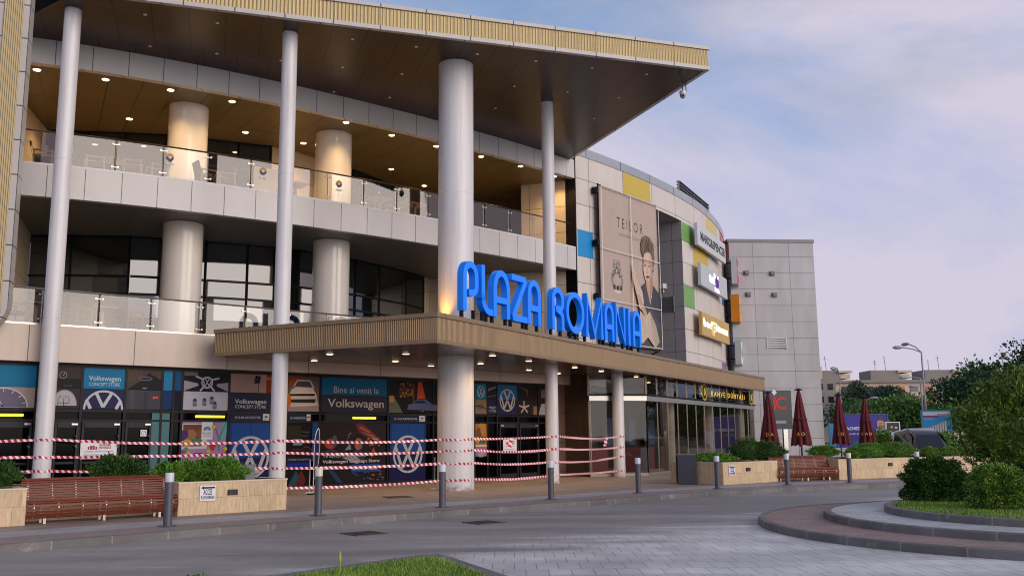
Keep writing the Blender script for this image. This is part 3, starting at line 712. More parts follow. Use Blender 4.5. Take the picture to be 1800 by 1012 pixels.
for a, b, z0, z1, c in ((27.03, 29.76, 13.46, 14.53, 'c3a83a'), (23.18, 24.36, 9.79, 11.02, '0f86c8'), (33.68, 35.38, 12.23, 13.27, '6d9f52'), (35.4, 38.36, 11.02, 12.22, 'c3a83a'),
                        (33.68, 35.35, 8.58, 9.77, '6d9f52'), (38.34, 41.3, 13.47, 14.53, 'c9b45e'), (42.9, 44.8, 13.0, 14.53, 'b5403c'), (42.6, 44.6, 9.79, 11.0, '2e79b5'), (42.4, 44.6, 7.3, 8.55, '2e79b5'), (41.4, 43.4, 4.9, 6.1, '8f6c98')):
    g = MB(); g.ribbon(ARC.path(a+.01, b-.01, .006, .3), z0+.01, z1-.01); g.build('coloured_panel', mat('panel_'+c, c, .4, var=.04, vs=1.2), MALL)
g = MB(); g.slab(ARC.path(S_END-.04, S_END+.02, .02, .05), ARC.path(S_END-.04, S_END+.02, -.6, .05), 3.9, WT); g.build('corner_joint', m_dark, MALL)
# ---- plain tower at the far end
g = MB(); TW = [(14.15, 60.0), (19.78, 60.45), (19.2, 70), (13.0, 70)]; g.prism(TW, 0, 14.1); tw = g.build('tower', m_tower, MALL)
g = MB(); g.prism([(14.05, 59.93), (19.86, 60.39), (19.27, 70.1), (12.9, 70.1)], 14.103, 14.3); g.build('tower_cap', m_grey, tw)
def on_tower(px): return (14.15+(px)*.9968, 60.0+px*.0797)
for x, z in ((1.05, 12.05), (2.78, 12.03), (1.12, 10.65), (2.86, 10.62)):
    p = on_tower(x); g = MB(); g.box((p[0], p[1]-.03, z), (.36, .06, .32)); g.box((p[0], p[1]-.13, z), (.2, .14, .18)); g.build('floodlight', m_grey, tw)
g = MB(); p = on_tower(2.85)
for i in range(6): g.box((p[0], p[1]-.05, 7.22+.115*i), (1.2, .1, .05))
g.box((p[0]-.63, p[1]-.05, 7.5), (.05, .1, .74)); g.box((p[0]+.63, p[1]-.05, 7.5), (.05, .1, .74)); g.build('vent', m_white, tw)
# vents and floodlight in the recess
p = ARC.at(RC1, -1.55); dv = Vector(ARC.at(RC1, -2.7))-Vector(ARC.at(RC1, 0)); dv.normalize(); nl = Vector((-_cd.x, -_cd.y))
def onrec(d): v = Vector(ARC.at(RC1, -d)); t = ARC.ang(RC1); return (v.x-math.cos(t)*.05, v.y-math.sin(t)*.05)
g = MB()
a, b = onrec(.6), onrec(1.5)
for i in range(9): g.bar((*a, 8.35+.095*i), (*b, 8.35+.095*i), .05, .035)
for d in (.57, 1.53): g.bar((*onrec(d), 8.3), (*onrec(d), 9.2), .06, .07)
g.build('vent', m_grey, MALL)
g = MB(); g.box((*onrec(1.15), 9.75), (.4, .3, .26), R(40)); g.bar((*onrec(1.15), 9.6), (*onrec(1.15), 9.4), .06, .06); g.build('floodlight', m_white, MALL)

# ---- entrance canopy
CL = 34.1
can = MB(); CU = [cp(0, 0), cp(CL, 0), cp(CL, 7), (4.2, 42.6), (3.0, 41.4), (-1.6, 37.3), (-6.0, 33.3), (-9.15, 30.3), (-9.09, 28.64)]
can.face([(p[0], p[1], ZC0+.07) for p in CU[::-1]], 0, [((Vector(p)-CC).dot(_cd), (Vector(p)-CC).dot(_cn)) for p in CU[::-1]])
CAN = can.build('canopy', m_soffC, MALL)
g = MB(); g.face([(p[0], p[1], ZC1-.12) for p in CU]); g.build('canopy_deck', m_grey, CAN)
def cfas(name, z0, z1, out, m):
    g = MB(); lf = Vector((-9.09, 28.64))-CC; lf.normalize(); lo = Vector((-lf.y, lf.x))
    def lp(a, o): v = CC+lf*a+Vector((lf.y, -lf.x))*(-o)*-1; return (v.x, v.y)
    nrm = -_cn; nl = Vector((-lf.y, lf.x))
    if nl.dot(Vector((0, -1))) < 0: nl = -nl
    co = CC+nrm*out+nl*out; ci = CC-nrm*.15-nl*.15
    E1 = CC+_cd*CL; L1 = CC+lf*7.95
    A = [tuple(L1+nl*out), tuple(co), tuple(E1+nrm*out)]; B = [tuple(L1-nl*.15), tuple(ci), tuple(E1-nrm*.15)]
    g.slab(A, B, z0, z1); return g.build(name, m, CAN)
cfas('canopy_fascia', ZC0+.10, ZC1-.12, 0, m_bronze); cfas('lower_trim', ZC0, ZC0+.097, .02, m_btrim); cfas('cap_trim', ZC1-.117, ZC1, .045, m_btrim)

# ---- cafe under the canopy's right side: clear glass over a dim room
K0, K1 = (3.16, 39.45), (5.64, 40.03)
kd = lambda a: cp(16.77+a, .62)
cafe = MB()
def mull(path, zs, step, z0, z1, w=.05):
    for p, q in zip(path[:-1], path[1:]):
        l = math.dist(p, q); n = max(1, round(l/step))
        for i in range(n+1): x, y = p[0]+(q[0]-p[0])*i/n, p[1]+(q[1]-p[1])*i/n; cafe.box((x, y, (z0+z1)/2), (w, w, z1-z0))
KP = [K0, K1, kd(17)]
mull([K0, K1], [], 1.2, 0.12, 3.1, .04); mull([K1, kd(17)], [], 1.35, .12, 3.1, .04)
mull([K0, K1], [], 1.2, 3.32, ZC0+.05, .09); mull([K1, kd(17)], [], 1.35, 3.32, ZC0+.05, .06)
CF = cafe.build('cafe_front', mat('champagne_frame', '8f8578', .35, .6, var=.04), MALL)
g = MB()
for p, q in zip(KP[:-1], KP[1:]):
    g.bar((*p, 3.22), (*q, 3.22), .16, .20); g.bar((*p, .07), (*q, .07), .10, .12)
g.build('transom', mat('transom_silver', 'b5b1aa', .3, .7, var=.03), CF)
g = MB()
for p, q in zip(KP[:-1], KP[1:]): g.bar((*p, 3.37), (*q, 3.37), .24, .06)
g.build('transom_cap', m_dark, CF)
for p, q in zip(KP[:-1], KP[1:]):
    l = math.dist(p, q); n = max(1, round(l/1.35))
    for i in range(n):
        a = (p[0]+(q[0]-p[0])*i/n, p[1]+(q[1]-p[1])*i/n); b = (p[0]+(q[0]-p[0])*(i+1)/n, p[1]+(q[1]-p[1])*(i+1)/n)
        for z0, z1 in ((.13, 3.11), (3.41, ZC0+.05)):
            g = MB(); g.face([(*a, z0), (*b, z0), (*b, z1), (*a, z1)]); g.build('pane', m_clear, CF)
g = MB(); kin = [cp(15.5, 2.9), cp(16.5, 6.5), cp(34, 6.5), cp(34, .7)]; g.ribbon([K0, (2.6, 41.2)]+kin, 0, ZC0+.06)
g.build('cafe_wall', m_room, MALL)
g = MB(); rr2 = random.Random(3)
for i in range(9):
    a = 18+i*1.7; x, y = cp(a, 3.2+rr2.random()*1.5); g.box((x, y, .55), (.9, .6, 1.1), rr2.random(), rr2.randrange(3))
for i in range(5):
    x, y = cp(19+3*i, 5.9); g.box((x, y, 1.9), (.9, .1, 1.4), math.atan2(_cd.y, _cd.x), 3)
g.build('cafe_counter', [mat('counter_wood', '4a2d1e', .5), mat('counter_red', '5a1a1c', .5), mat('counter_grey', '55555c', .5), mat('menu_screen', '5b6b8a', .3)], MALL)
# ---- walls beside the cafe
g = MB(); g.ribbon([SHOP.at(25.2, .02), SHOP.at(27.05, .02)], 0, Z1B); g.build('wall', m_brownwall, MALL)
g = MB(); a, b = SHOP.at(27.0, .12), SHOP.at(27.5, .12); g.prism([a, b, SHOP.at(27.5, -.4), SHOP.at(27.0, -.4)], 0, ZC0+.06); g.build('pilaster', m_wall, MALL)
g = MB(); g.ribbon([SHOP.at(27.5, .1), (3.16, 39.5)], 0, ZC0+.06); g.build('wall', m_brownwall, MALL)

# ---- lamps: lit downlights on the terrace and canopy soffits
def lamp(name, p, e, col, size=2.4, r=.12):
    d = bpy.data.lights.new(name, 'SPOT'); d.energy = e; d.color = col; d.spot_size = size; d.spot_blend = .9; d.shadow_soft_size = r
    return d
dl2 = lamp('downlight_lamp', None, 210, (1, .64, .28)); dlc = lamp('canopy_lamp', None, 85, (1, .64, .30))
def downlight(p, z, m, data, r):
    g = MB(); g.lathe([(r+.03, z-.008), (r+.03, z+.03)], p[0], p[1], 20, 1); g.lathe([(r, z-.014), (r, z-.002)], p[0], p[1], 20, 0)
    o = g.build('downlight', [m, m_off], MALL)
    l = bpy.data.objects.new('downlight_lamp', data); COL.objects.link(l); l.parent = o; l.location = Vector((p[0], p[1], z-.05))-chain_loc(o); return o
for p in [(-15.19, 28.63), (-13.36, 29.50), (-11.57, 30.49), (-9.81, 31.63), (-16.25, 33.0), (-14.13, 33.35), (-10.29, 35.0), (-6.2, 33.95), (-8.35, 36.4), (-4.68, 35.50), (-1.26, 38.43), (-3.04, 36.96), (-5.3, 40.2), (-4.1, 43.0), (.42, 39.92), (1.97, 41.6), (-8.0, 32.75), (-12.2, 34.2)]:
    downlight(p, ZF+.02, m_lit, dl2, .105)
for p in [(-5.63, 28.87), (-3.97, 31.76), (-2.95, 33.9), (-.64, 29.89), (-1.13, 33.05), (.55, 32.10), (.63, 36.48), (1.86, 38.58), (2.33, 35.32), (3.53, 37.46), (5.37, 40.98), (-3.3, 29.0), (-6.6, 31.2), cp(22, 2.5), cp(26, 3), cp(30, 2.2)]:
    downlight(p, ZC0+.06, m_litC, dlc, .10)
# uplight at the foot of the big column, on the canopy
g = MB(); ux, uy = -2.3, 29.72; g.lathe([(.07, ZC1-.1), (.09, ZC1+.06)], ux, uy, 12); o = g.build('uplight', m_dark, MALL)
d = bpy.data.lights.new('uplight_lamp', 'SPOT'); d.energy = 140; d.color = (1, .45, .05); d.spot_size = R(75); d.spot_blend = .9; d.shadow_soft_size = .03
l = bpy.data.objects.new('uplight_lamp', d); COL.objects.link(l); l.parent = o; l.location = Vector((ux, uy-.05, ZC1+.1))-chain_loc(o); l.rotation_euler = (R(170), 0, 0)

# ================================================================ GROUND-FLOOR SHOPFRONT
g = MB(); g.ribbon(SHOP.path(0, 25.25), 0, Z1B+.02); g.build('shop_glazing', m_sglass, MALL)
fr_ = MB()
for z, h in ((2.50, .07), (2.22, .06), (3.79, .10), (.06, .12)):
    P = SHOP.path(0, 25.2, .03, 1.0)
    for a, b in zip(P[:-1], P[1:]): fr_.bar((*a, z), (*b, z), .07, h)
for s in (3.1, 4.75, 5.2, 5.95, 7.18, 8.27, 8.62, 8.9, 10.42, 12.45, 13.72, 16.53, 18.6, 20.65, 21.33, 21.85, 23.0, 24.2, 25.2):
    x, y = SHOP.at(s, .035); fr_.box((x, y, 1.92), (.07, .09, 3.8), SHOP.ang(s))
fr_.build('shop_frame', m_dark, MALL)
def shop_org(s, z, off=.05): x, y = SHOP.at(s, off); return (x, y, z)
def chord(s0, s1, off=.05):
    a, b = SHOP.at(s0, off), SHOP.at(s1, off); return math.dist(a, b), math.atan2(b[1]-a[1], b[0]-a[0])
m_tube = emit('yellow_tube', 'ffd21e', 2.6)
def door(s0, s1, handle_right=True):
    w, a = chord(s0, s1, .09); x, y = SHOP.at(s0, .09)
    def W(u, z, d=0): return (x+math.cos(a)*u+math.sin(a)*d, y+math.sin(a)*u-math.cos(a)*d, z)
    f = MB()
    for u in (.05, w-.05): f.bar(W(u, .02), W(u, 2.18), .10, .06, up=(math.cos(a), math.sin(a), 0))
    for z in (.13, 1.02, 2.10): f.bar(W(.1, z), W(w-.1, z), .05, .16 if z != 1.02 else .06)
    D = f.build('door', m_frame, MALL)
    p = MB(); p.face([W(.1, .2, -.01), W(w-.1, .2, -.01), W(w-.1, 2.03, -.01), W(.1, 2.03, -.01)]); p.build('pane', m_sglass, D)
    u = w-.06 if handle_right else .06
    for z in (.55, 1.45, 1.72): h = MB(); h.bar(W(u, z, .05), W(u-.05, z+.06, .09), .05, .05); h.build('handle', m_steel, D)
    h = MB(); h.bar(W(u, 2.11, .06), W(u-.16 if handle_right else u+.16, 2.11, .06), .04, .05); h.build('door_closer', m_steel, D)
for a, b, r in ((3.15, 4.7, True), (5.25, 5.93, True), (5.98, 7.1, True), (7.2, 8.0, True), (21.9, 22.98, False), (23.02, 24.15, True)): door(a, b, r)
def tubelight(s0, s1, z=2.36):
    w, a = chord(s0, s1, .06); g = MB(); x, y = SHOP.at(s0, .06); x1, y1 = SHOP.at(s1, .06); g.bar((x, y, z), (x1, y1, z), .04, .065); g.build('tube_light', m_tube, MALL)
tubelight(3.3, 4.45); tubelight(9.35, 10.3); tubelight(15.05, 16.0)

PG = 'printed shop window panels'
BLUE, NAVY, DBLUE, WHT = '1383b4', '2a2c54', '0f3f86', 'd9dbe0'
def poster(s0, s1, z0, z1, draw, label, back='101014', off=.06):
    w, a = chord(s0, s1, off); F = Flat(); F.rect(0, 0, w, z1-z0, back); draw(F, w, z1-z0)
    return F.put('poster', label, 'poster', shop_org(s0, z0, off), a, group=PG, back=(w, z1-z0, .02, back), dim=.62, spec=.12)  # prints dimmed evenly: the shade under the canopy is put into their colours
ZB, ZM, ZT = 2.56, 3.135, 3.74
def speedo(F, w, h):
    F.rect(0, 0, w, h, 'b9a79c'); F.ell(.47*w, 0.02, .42*w, h*.92, '7a7088', 0, 180).ring(.47*w, .02, h*.93, .03, 'e8e4e2', .42*w/(h*.93), 0, 180)
    for t in range(15, 180, 25): F.line([(.47*w+.33*w*math.cos(R(t)), .02+h*.72*math.sin(R(t))), (.47*w+.39*w*math.cos(R(t)), .02+h*.85*math.sin(R(t)))], .02, 'f0eeee')
    F.line([(.47*w, .05), (.33*w, h*.7)], .015, 'e9e4e0'); F.ell(.47*w, .05, .03, .03, '3a3440')
poster(3.2, 4.72, ZM+.01, ZT, lambda F, w, h: F.rect(0, 0, w, h, '127fae'), 'plain bright blue window panel at the far left above the speedometer picture')
poster(3.2, 4.72, ZB, ZM, speedo, 'window picture of a white speedometer dial with ticks and a needle')
def radio(F, w, h):
    F.rect(0, 0, w, h*.75, '1d1b20').rect(0, h*.45, w, h*.55, '40353a').ring(.28*w, h*.62, .10, .012, 'b9b0b4').line([(.28*w, h*.58), (.33*w, h*.72)], .01, 'ddd8d8')
    F.text('R A D E L', .5*w, .05, .05, '8e8488')
poster(5.22, 5.94, ZM+.01, ZT, radio, 'dark window picture of a car dashboard clock above the gear knob picture')
def knob(F, w, h):
    F.rect(0, 0, w, h, '3a3230'); F.ell(.38*w, .08, .48*w, h*.80, 'c6c3cc', 0, 180).ring(.38*w, .08, h*.80, .025, '8f8b96', .48*w/(h*.8), 0, 180)
    F.text('R 1 3 5', .36*w, h*.52, .09, '22202a'); F.line([(.15*w, h*.5), (.15*w, h*.12)], .015, '22202a').line([(.36*w, h*.5), (.36*w, h*.12)], .015, '22202a').line([(.56*w, h*.5), (.56*w, h*.26)], .015, '22202a').line([(.15*w, h*.27), (.56*w, h*.27)], .015, '22202a')
poster(5.22, 5.94, ZB, ZM, knob, 'window picture of a round silver gear knob marked R 1 3 5')
def store(bg):
    def d(F, w, h): F.rect(0, 0, w, h, bg).text('Volkswagen', w*.5, h*.40, .20, WHT, width=.76*w, bold=.012).text('CONCEPT STORE', w*.5, h*.14, .14, WHT, width=.74*w)
    return d
poster(5.98, 7.17, ZM+.01, ZT, store(BLUE), 'bright blue window panel lettered CONCEPT STORE, above the navy roundel')
poster(5.98, 7.17, ZB, ZM, lambda F, w, h: F.rect(0, 0, w, h, NAVY).ring(w*.5, -.02, h*.98, .06, WHT, .5*w*.95/(h*.98), 0, 180).line([(.30*w, h*.86), (.49*w, .05)], .09, WHT).line([(.70*w, h*.86), (.49*w, .05)], .09, WHT).line([(.09*w, h*.45), (.20*w, 0.0)], .09, WHT).line([(.91*w, h*.45), (.80*w, 0.0)], .09, WHT), 'navy window panel showing only the upper half of a white roundel')
def shirtA(F, w, h):
    F.rect(0, 0, w, h, '5b4a40').poly([(0, 0), (w, 0), (w, h*.5), (.62*w, h*.86), (.35*w, h*.42)], '1e1d22').ell(.52*w, h*.57, .2*w, .06, '7d76a0').ell(.52*w, h*.57, .17*w, .035, '26242c').poly([(.42*w, h*.1), (.6*w, h*.12), (.5*w, .02)], '9a96a0')
    for i in range(6): F.line([(i*.07*w, h), (i*.07*w+.1, h*.4)], .006, '8d7864')
poster(7.22, 8.25, ZM+.01, ZT, shirtA, 'window picture of a dark shirt collar against a woven background')
poster(7.22, 8.25, ZB, ZM, lambda F, w, h: F.rect(0, 0, w, h, '4c4a52').rect(.1*w, 0, .12*w, h, '565460').rect(.5*w, 0, .1*w, h*.9, '403e46').rect(.72*w, h*.55, .22*w, .09, 'b02a34').text('GTI', .83*w, h*.565, .09, 'e8dede'), 'window picture of grey cloth with a small red tag')
poster(8.3, 8.58, ZM+.01, ZT, lambda F, w, h: F.rect(0, 0, w, h, '2a8cc0'), 'narrow light blue window panel left of the wheel picture')
poster(8.3, 8.58, ZB, ZM, lambda F, w, h: F.rect(0, 0, w, h, '123a74'), 'narrow navy window panel left of the valve cap picture')
poster(8.65, 8.88, ZB, ZT, lambda F, w, h: F.rect(0, 0, w, h*.5, '131433').rect(0, h*.5, w, h*.5, '17568c'), 'narrow two tone dark blue window panel in the shopfront corner')
def wheel(F, w, h):
    F.rect(0, 0, w, h, '1b1a1e').poly([(0, .0), (.33*w, h*.3), (.3*w, h*.42), (0, h*.55)], 'b3abb6').poly([(w, .0), (.72*w, h*.3), (.74*w, h*.42), (w, h*.5)], 'a79fae').rect(0, h*.8, .3*w, h*.2, '6c6a6e')
    for a, b in (((.26, .78), (.44, .62)), ((.58, .60), (.78, .72)), ((.36, .02), (.46, .3)), ((.68, .02), (.58, .3))):
        F.line([(a[0]*w, a[1]*h), (b[0]*w, b[1]*h)], .07, '8d8994').line([(a[0]*w, a[1]*h), (b[0]*w, b[1]*h)], .025, 'e2dfe6')
    F.ell(.51*w, .47*h, .19, .19, '151418').ring(.51*w, .47*h, .19, .025, 'd2ced8').roundel(.51*w, .47*h, .155, 'c9c5d0')
poster(8.93, 10.40, ZM+.01, ZT, wheel, 'window picture of a silver alloy wheel with a round hub badge')
def caps(F, w, h):
    F.rect(0, 0, w, h, 'cfcad6')
    for x, z in ((.25, .42), (.46, .45), (.62, .55), (.69, .28)):
        F.rect(x*w-.06, z*h-.10, .14, .15, '8b8490').ell(x*w+.01, z*h-.10, .07, .03, '77707c').ell(x*w+.01, z*h+.06, .075, .06, '4a4452').ring(x*w+.01, z*h+.06, .07, .015, 'b4aebc')
poster(8.93, 10.40, ZB, ZM, caps, 'white window picture of four little metal valve caps')
def evcar(F, w, h):
    F.rect(0, 0, w, h, 'c29a8f').poly([(0, 0), (.5*w, 0), (.42*w, h), (0, h)], 'b58f8a').rect(.64*w, 0, .36*w, h, 'a8481e')
    for i in range(9): F.rect(.66*w+i*.04*w, 0, .014*w, h, '542410')
    F.rect(.64*w, h*.72, .36*w, .09, 'e07d36').poly([(.42*w, h*.5), (.52*w, h*.52), (.54*w, h*.9), (.44*w, h*.95)], '26211f').line([(.49*w, h*.5), (.51*w, 0)], .02, '26211f')
poster(10.45, 12.4, ZM+.01, ZT, evcar, 'pink and orange window picture of a car being charged beside slats')
poster(10.45, 11.9, ZB, ZM, store('262847'), 'dark navy window panel lettered CONCEPT STORE under the charging picture')
def sedan(F, w, h):
    F.rect(0, 0, w, h, '6a5a58').rect(0, h*.72, w*.6, h*.28, '8a4a24').rect(0, 0, w, h*.22, 'a08f92').poly([(0, h*.35), (.1*w, h*.62), (.25*w, h*.70), (.78*w, h*.70), (.92*w, h*.45), (.97*w, h*.18), (.1*w, h*.12), (0, h*.2)], 'c3bcc0')
    F.poly([(.16*w, h*.70), (.27*w, h*.9), (.70*w, h*.9), (.84*w, h*.68)], 'b9b2b6').poly([(.2*w, h*.70), (.29*w, h*.86), (.67*w, h*.86), (.78*w, h*.69)], '3c3f52').poly([(.05*w, h*.50), (.85*w, h*.53), (.86*w, h*.45), (.05*w, h*.43)], '201c20').line([(.05*w, h*.5), (.88*w, h*.53)], .02, 'e4e0e2').poly([(.1*w, h*.25), (.86*w, h*.25), (.9*w, h*.36), (.1*w, h*.34)], '2c2428').line([(.1*w, h*.16), (.95*w, h*.2)], .02, 'e0d8da')
    F.ell(0, h*.3, .12, .22, 'c86a22')
poster(12.5, 13.68, ZB, ZT, sedan, 'tall window picture of a white saloon car seen from the front')
poster(13.78, 16.48, ZM+.01, ZT, lambda F, w, h: F.rect(0, 0, w, h, '0f6f9e').text('Bine ai venit la', w*.52, h*.13, .32, 'd6dade', width=.69*w), 'blue window panel with the greeting Bine ai venit la')
poster(13.78, 16.48, ZB, ZM, lambda F, w, h: F.rect(0, 0, w, h, '37344c').text('Volkswagen', w*.52, h*.30, .40, 'dccfc8', width=.86*w, bold=.014), 'dark violet window panel with one big pale word under the greeting')
def nightcar(F, w, h):
    F.rect(0, 0, w, h, '1a1514').poly([(0, 0), (.28*w, 0), (.12*w, h*.45), (0, h*.3)], '6d7468').rect(0, h*.32, .1*w, h*.2, 'd79a5a').rect(.5*w, h*.2, .04, h*.75, '8a4a30').poly([(.58*w, h*.45), (.6*w, h*.97), (.68*w, h*.97), (.76*w, h*.45)], 'd4552a')
    rr = random.Random(4)
    for i in range(46): F.ell(.22*w+rr.random()*.28*w, h*.5+rr.random()*.42*h, .03+.05*rr.random(), .03+.04*rr.random(), rr.choice(['8a6530', '6d4a22', 'a88040', '4d3a20']), n=7)
    F.poly([(.36*w, h*.1), (.38*w, h*.25), (.48*w, h*.30), (.56*w, h*.43), (.76*w, h*.43), (.9*w, h*.28), (w, h*.27), (w, h*.08)], '5a6796').poly([(.5*w, h*.30), (.58*w, h*.40), (.72*w, h*.40), (.76*w, h*.31)], '232a48').ell(.68*w, h*.1, .09, .09, '15151c').ring(.68*w, h*.1, .07, .02, 'a6a6b4').rect(.84*w, h*.22, .12*w, .05, 'b03030')
poster(16.58, 18.75, ZB, ZT, nightcar, 'large dark window picture of a blue car by a street with an orange wall')
poster(20.7, 21.29, ZM+.01, ZT, lambda F, w, h: F.rect(0, 0, w, h, '1f86b0').roundel(w*.5, h*.48, .24, 'c9d6e0', .85), 'small teal blue window panel with a thin round badge, right of the big column')
poster(20.7, 21.29, ZB, ZM, lambda F, w, h: F.rect(0, 0, w, h, 'a88f72').line([(0, h*.55), (.5*w, h*.5), (w, h*.35)], .05, '57483a').ring(w*.45, h*.5, .09, .03, '6b5a48', 1.6), 'beige window picture of a key chain, right of the big column')
poster(21.35, 21.82, ZM+.01, ZT, lambda F, w, h: F.rect(0, 0, w, h, '2a262a').poly([(0, h*.5), (w, h*.8), (w, h*.9), (0, h*.7)], '8d8588').poly([(0, h*.1), (w, h*.25), (w, h*.32), (0, h*.2)], '6d656a'), 'narrow dark window picture with slanting grey streaks')
poster(21.35, 21.82, ZB, ZM, lambda F, w, h: F.rect(0, 0, w, h, '2b2a52').text('wagen', w*.98, h*.40, .17, WHT, 'r', width=.85*w).text('T STORE', w*.98, h*.14, .13, WHT, 'r', width=.85*w), 'narrow navy window panel with cut off lettering ending in STORE')
poster(21.88, 22.97, ZB, ZT, lambda F, w, h: F.rect(0, h*.5, w, h*.5, '1a77ac').rect(0, 0, w, h*.5, '2c2a5a').roundel(w*.5, h*.48, .45, 'd8cfc8', .95), 'blue over navy window panel with a large full roundel')
def machine(F, w, h):
    F.rect(0, 0, w, h, '1f1a1c').rect(0, 0, w, h*.48, '2a2220')
    for i in range(5): F.line([(.05*w+i*.1*w, h*.95-.02*i), (.5*w, h*.88-i*.06*h)], .02, '8a5a48')
    for a in range(5): F.line([(.3*w, h*.25), (.3*w+.28*w*math.cos(R(72*a+20)), h*.25+.22*h*math.sin(R(72*a+20)))], .07, 'c9bdb2')
    F.rect(.62*w, .0, .12*w, h*.4, '2a2a30').rect(.78*w, 0, .2*w, h*.3, '8a7452')
poster(23.05, 24.15, ZB, ZT, machine, 'dark window picture with a pale spoked wheel in its lower half')
poster(24.22, 25.1, ZB, ZT, lambda F, w, h: F.rect(0, 0, w, h, '2a2022').rect(.2*w, h*.6, .4*w, h*.3, '7c6a62').poly([(0, 0), (w, 0), (w, h*.45), (.2*w, h*.38)], 'a9a6b4').text('C', .6*w, h*.12, .28, '33303c'), 'window picture of a grey cap with one letter, left of the slim column')
# door-height pictures
def flowers(F, w, h):
    F.rect(0, 0, w, h, 'b78fc2').rect(0, h*.36, .56*w, h*.6, 'e6ddd4').rect(.02*w, h*.42, .42*w, h*.52, '7a4f34').ell(.2*w, h*.7, .12*w, .16, 'a97a56').ell(.42*w, h*.72, .1*w, .16, '8d5c3c').rect(.15*w, h*.44, .3*w, h*.16, '4a8a72').ell(.12*w, h*.5, .1*w, .12, 'd8a93a')
    F.rect(.43*w, h*.58, .25*w, h*.42, 'f0eef0').ell(.555*w, h*.80, .12, .12, '1c69a8', 0, 180).text('PLAZA', .555*w, h*.70, .10, '16304c', width=.2*w).text('ROMANIA', .555*w, h*.65, .05, '16304c', width=.19*w)
    for a in range(0, 181, 30): F.line([(.555*w, h*.80), (.555*w+.1*math.cos(R(a)), h*.80+.1*math.sin(R(a)))], .008, 'eef2f6')
    F.poly([(.9*w, h), (w, h), (w, h*.7), (.86*w, h*.5)], '6cc0cc').line([(.70*w, h), (.82*w, h*.62), (.84*w, h*.3)], .03, '3f8f6c').line([(.98*w, h), (.84*w, h*.6)], .03, '3f8f6c').poly([(0, h*.55), (.14*w, h*.66), (.12*w, h*.8), (0, h*.8)], '57307c')
    for x, z, c in ((.05, .3, 'c43a8a'), (.16, .26, 'e4c13a'), (.1, .36, '4dae6a'), (.66, .42, 'd0402e'), (.72, .42, 'd0402e'), (.69, .48, 'd0402e'), (.69, .36, 'd0402e'), (.7, .88, 'e8c430'), (.6, .3, 'e8c430'), (.98, .35, 'e8c430')): F.ell(x*w, z*h, .05*w, .06, c, n=12)
    F.rect(.28*w, h*.19, .2*w, h*.07, '2a2c54').text('DRAGI', .38*w, h*.20, .08, 'ffffff', width=.16*w).rect(.4*w, h*.08, .57*w, h*.08, 'e8e4ea').text('DE FLORI SI CADOURI', .68*w, h*.10, .08, '5b3a66', width=.54*w)
poster(8.95, 10.38, .9, 2.19, flowers, 'colourful lilac flower poster with a photo and a small white logo card')
def bluedoor(F, w, h):
    F.rect(0, 0, w, h, '123f88').rect(0, 0, w, h*.45, '141a55').rect(.06*w, h*.46, .88*w, h*.53, '1550a2').roundel(w*.5, h*.46, .68*min(1, w/1.35), 'cdd0dc', .98).rect(w*.495, 0, .012, h, '0b1430')
poster(10.48, 11.95, .12, 2.18, bluedoor, 'blue door picture with a large white roundel, left of the second slim column')
def header(F, w, h, side='r'):
    F.rect(0, 0, w, h, '1a2745').text('DE 15 ANI ALATURI DE TINE', .43*w, h*.3, .11, 'dfe2ea', width=.62*w).rect(.80*w, .01, .16*w, h*.98, 'e4e2e6').ell(.88*w, h*.45, .06, .06, '24558c', 0, 180).text('PLAZA', .88*w, h*.2, .05, '24558c', width=.11*w)
for a, b, nm in ((10.48, 11.9, 'left of the second slim column'), (12.5, 13.4, 'right of the second slim column'), (16.6, 18.28, 'next to the big column')):
    poster(a, b, 2.22, 2.5, header, 'dark slogan strip with a white logo card, %s' % nm)
def darkdoor(F, w, h):
    F.rect(0, 0, w, h, '0d0d12').rect(.05*w, h*.75, .5*w, h*.2, '2f2a18').text('Volkswagen', .75*w, h*.84, .09, '6d7078', width=.35*w).text('Concept', .7*w, h*.78, .08, '6d7078', width=.28*w).rect(.25*w, h*.64, .38*w, h*.10, '8e9aa8').text('NU BLOCATI', .5*w, h*.56, .07, 'b03038', width=.45*w).text('ACCESUL', .5*w, h*.51, .07, 'b03038', width=.35*w)
    F.ring(.75*w, h*.45, .35, .03, '7a4a28', 1., 0, 100).rect(0, h*.33, w, h*.07, '101a60').text('Volkswagen Concept Store', .5*w, h*.40, .09, 'b8bcc8', width=.9*w).rect(.05*w, h*.30, .9*w, h*.05, '1b2fae').poly([(.1*w, 0), (.4*w, h*.24), (.6*w, h*.05), (.5*w, 0)], '1c5a68').poly([(.35*w, 0), (.6*w, h*.25), (.8*w, h*.1), (.75*w, 0)], '6a2420')
poster(12.5, 13.42, .12, 2.18, darkdoor, 'dark door poster with a blue band, right of the second slim column')
poster(13.45, 13.7, .9, 2.18, lambda F, w, h: F.rect(0, 0, w, h, '1b4f98'), 'narrow plain blue strip on the left of the night drive poster')
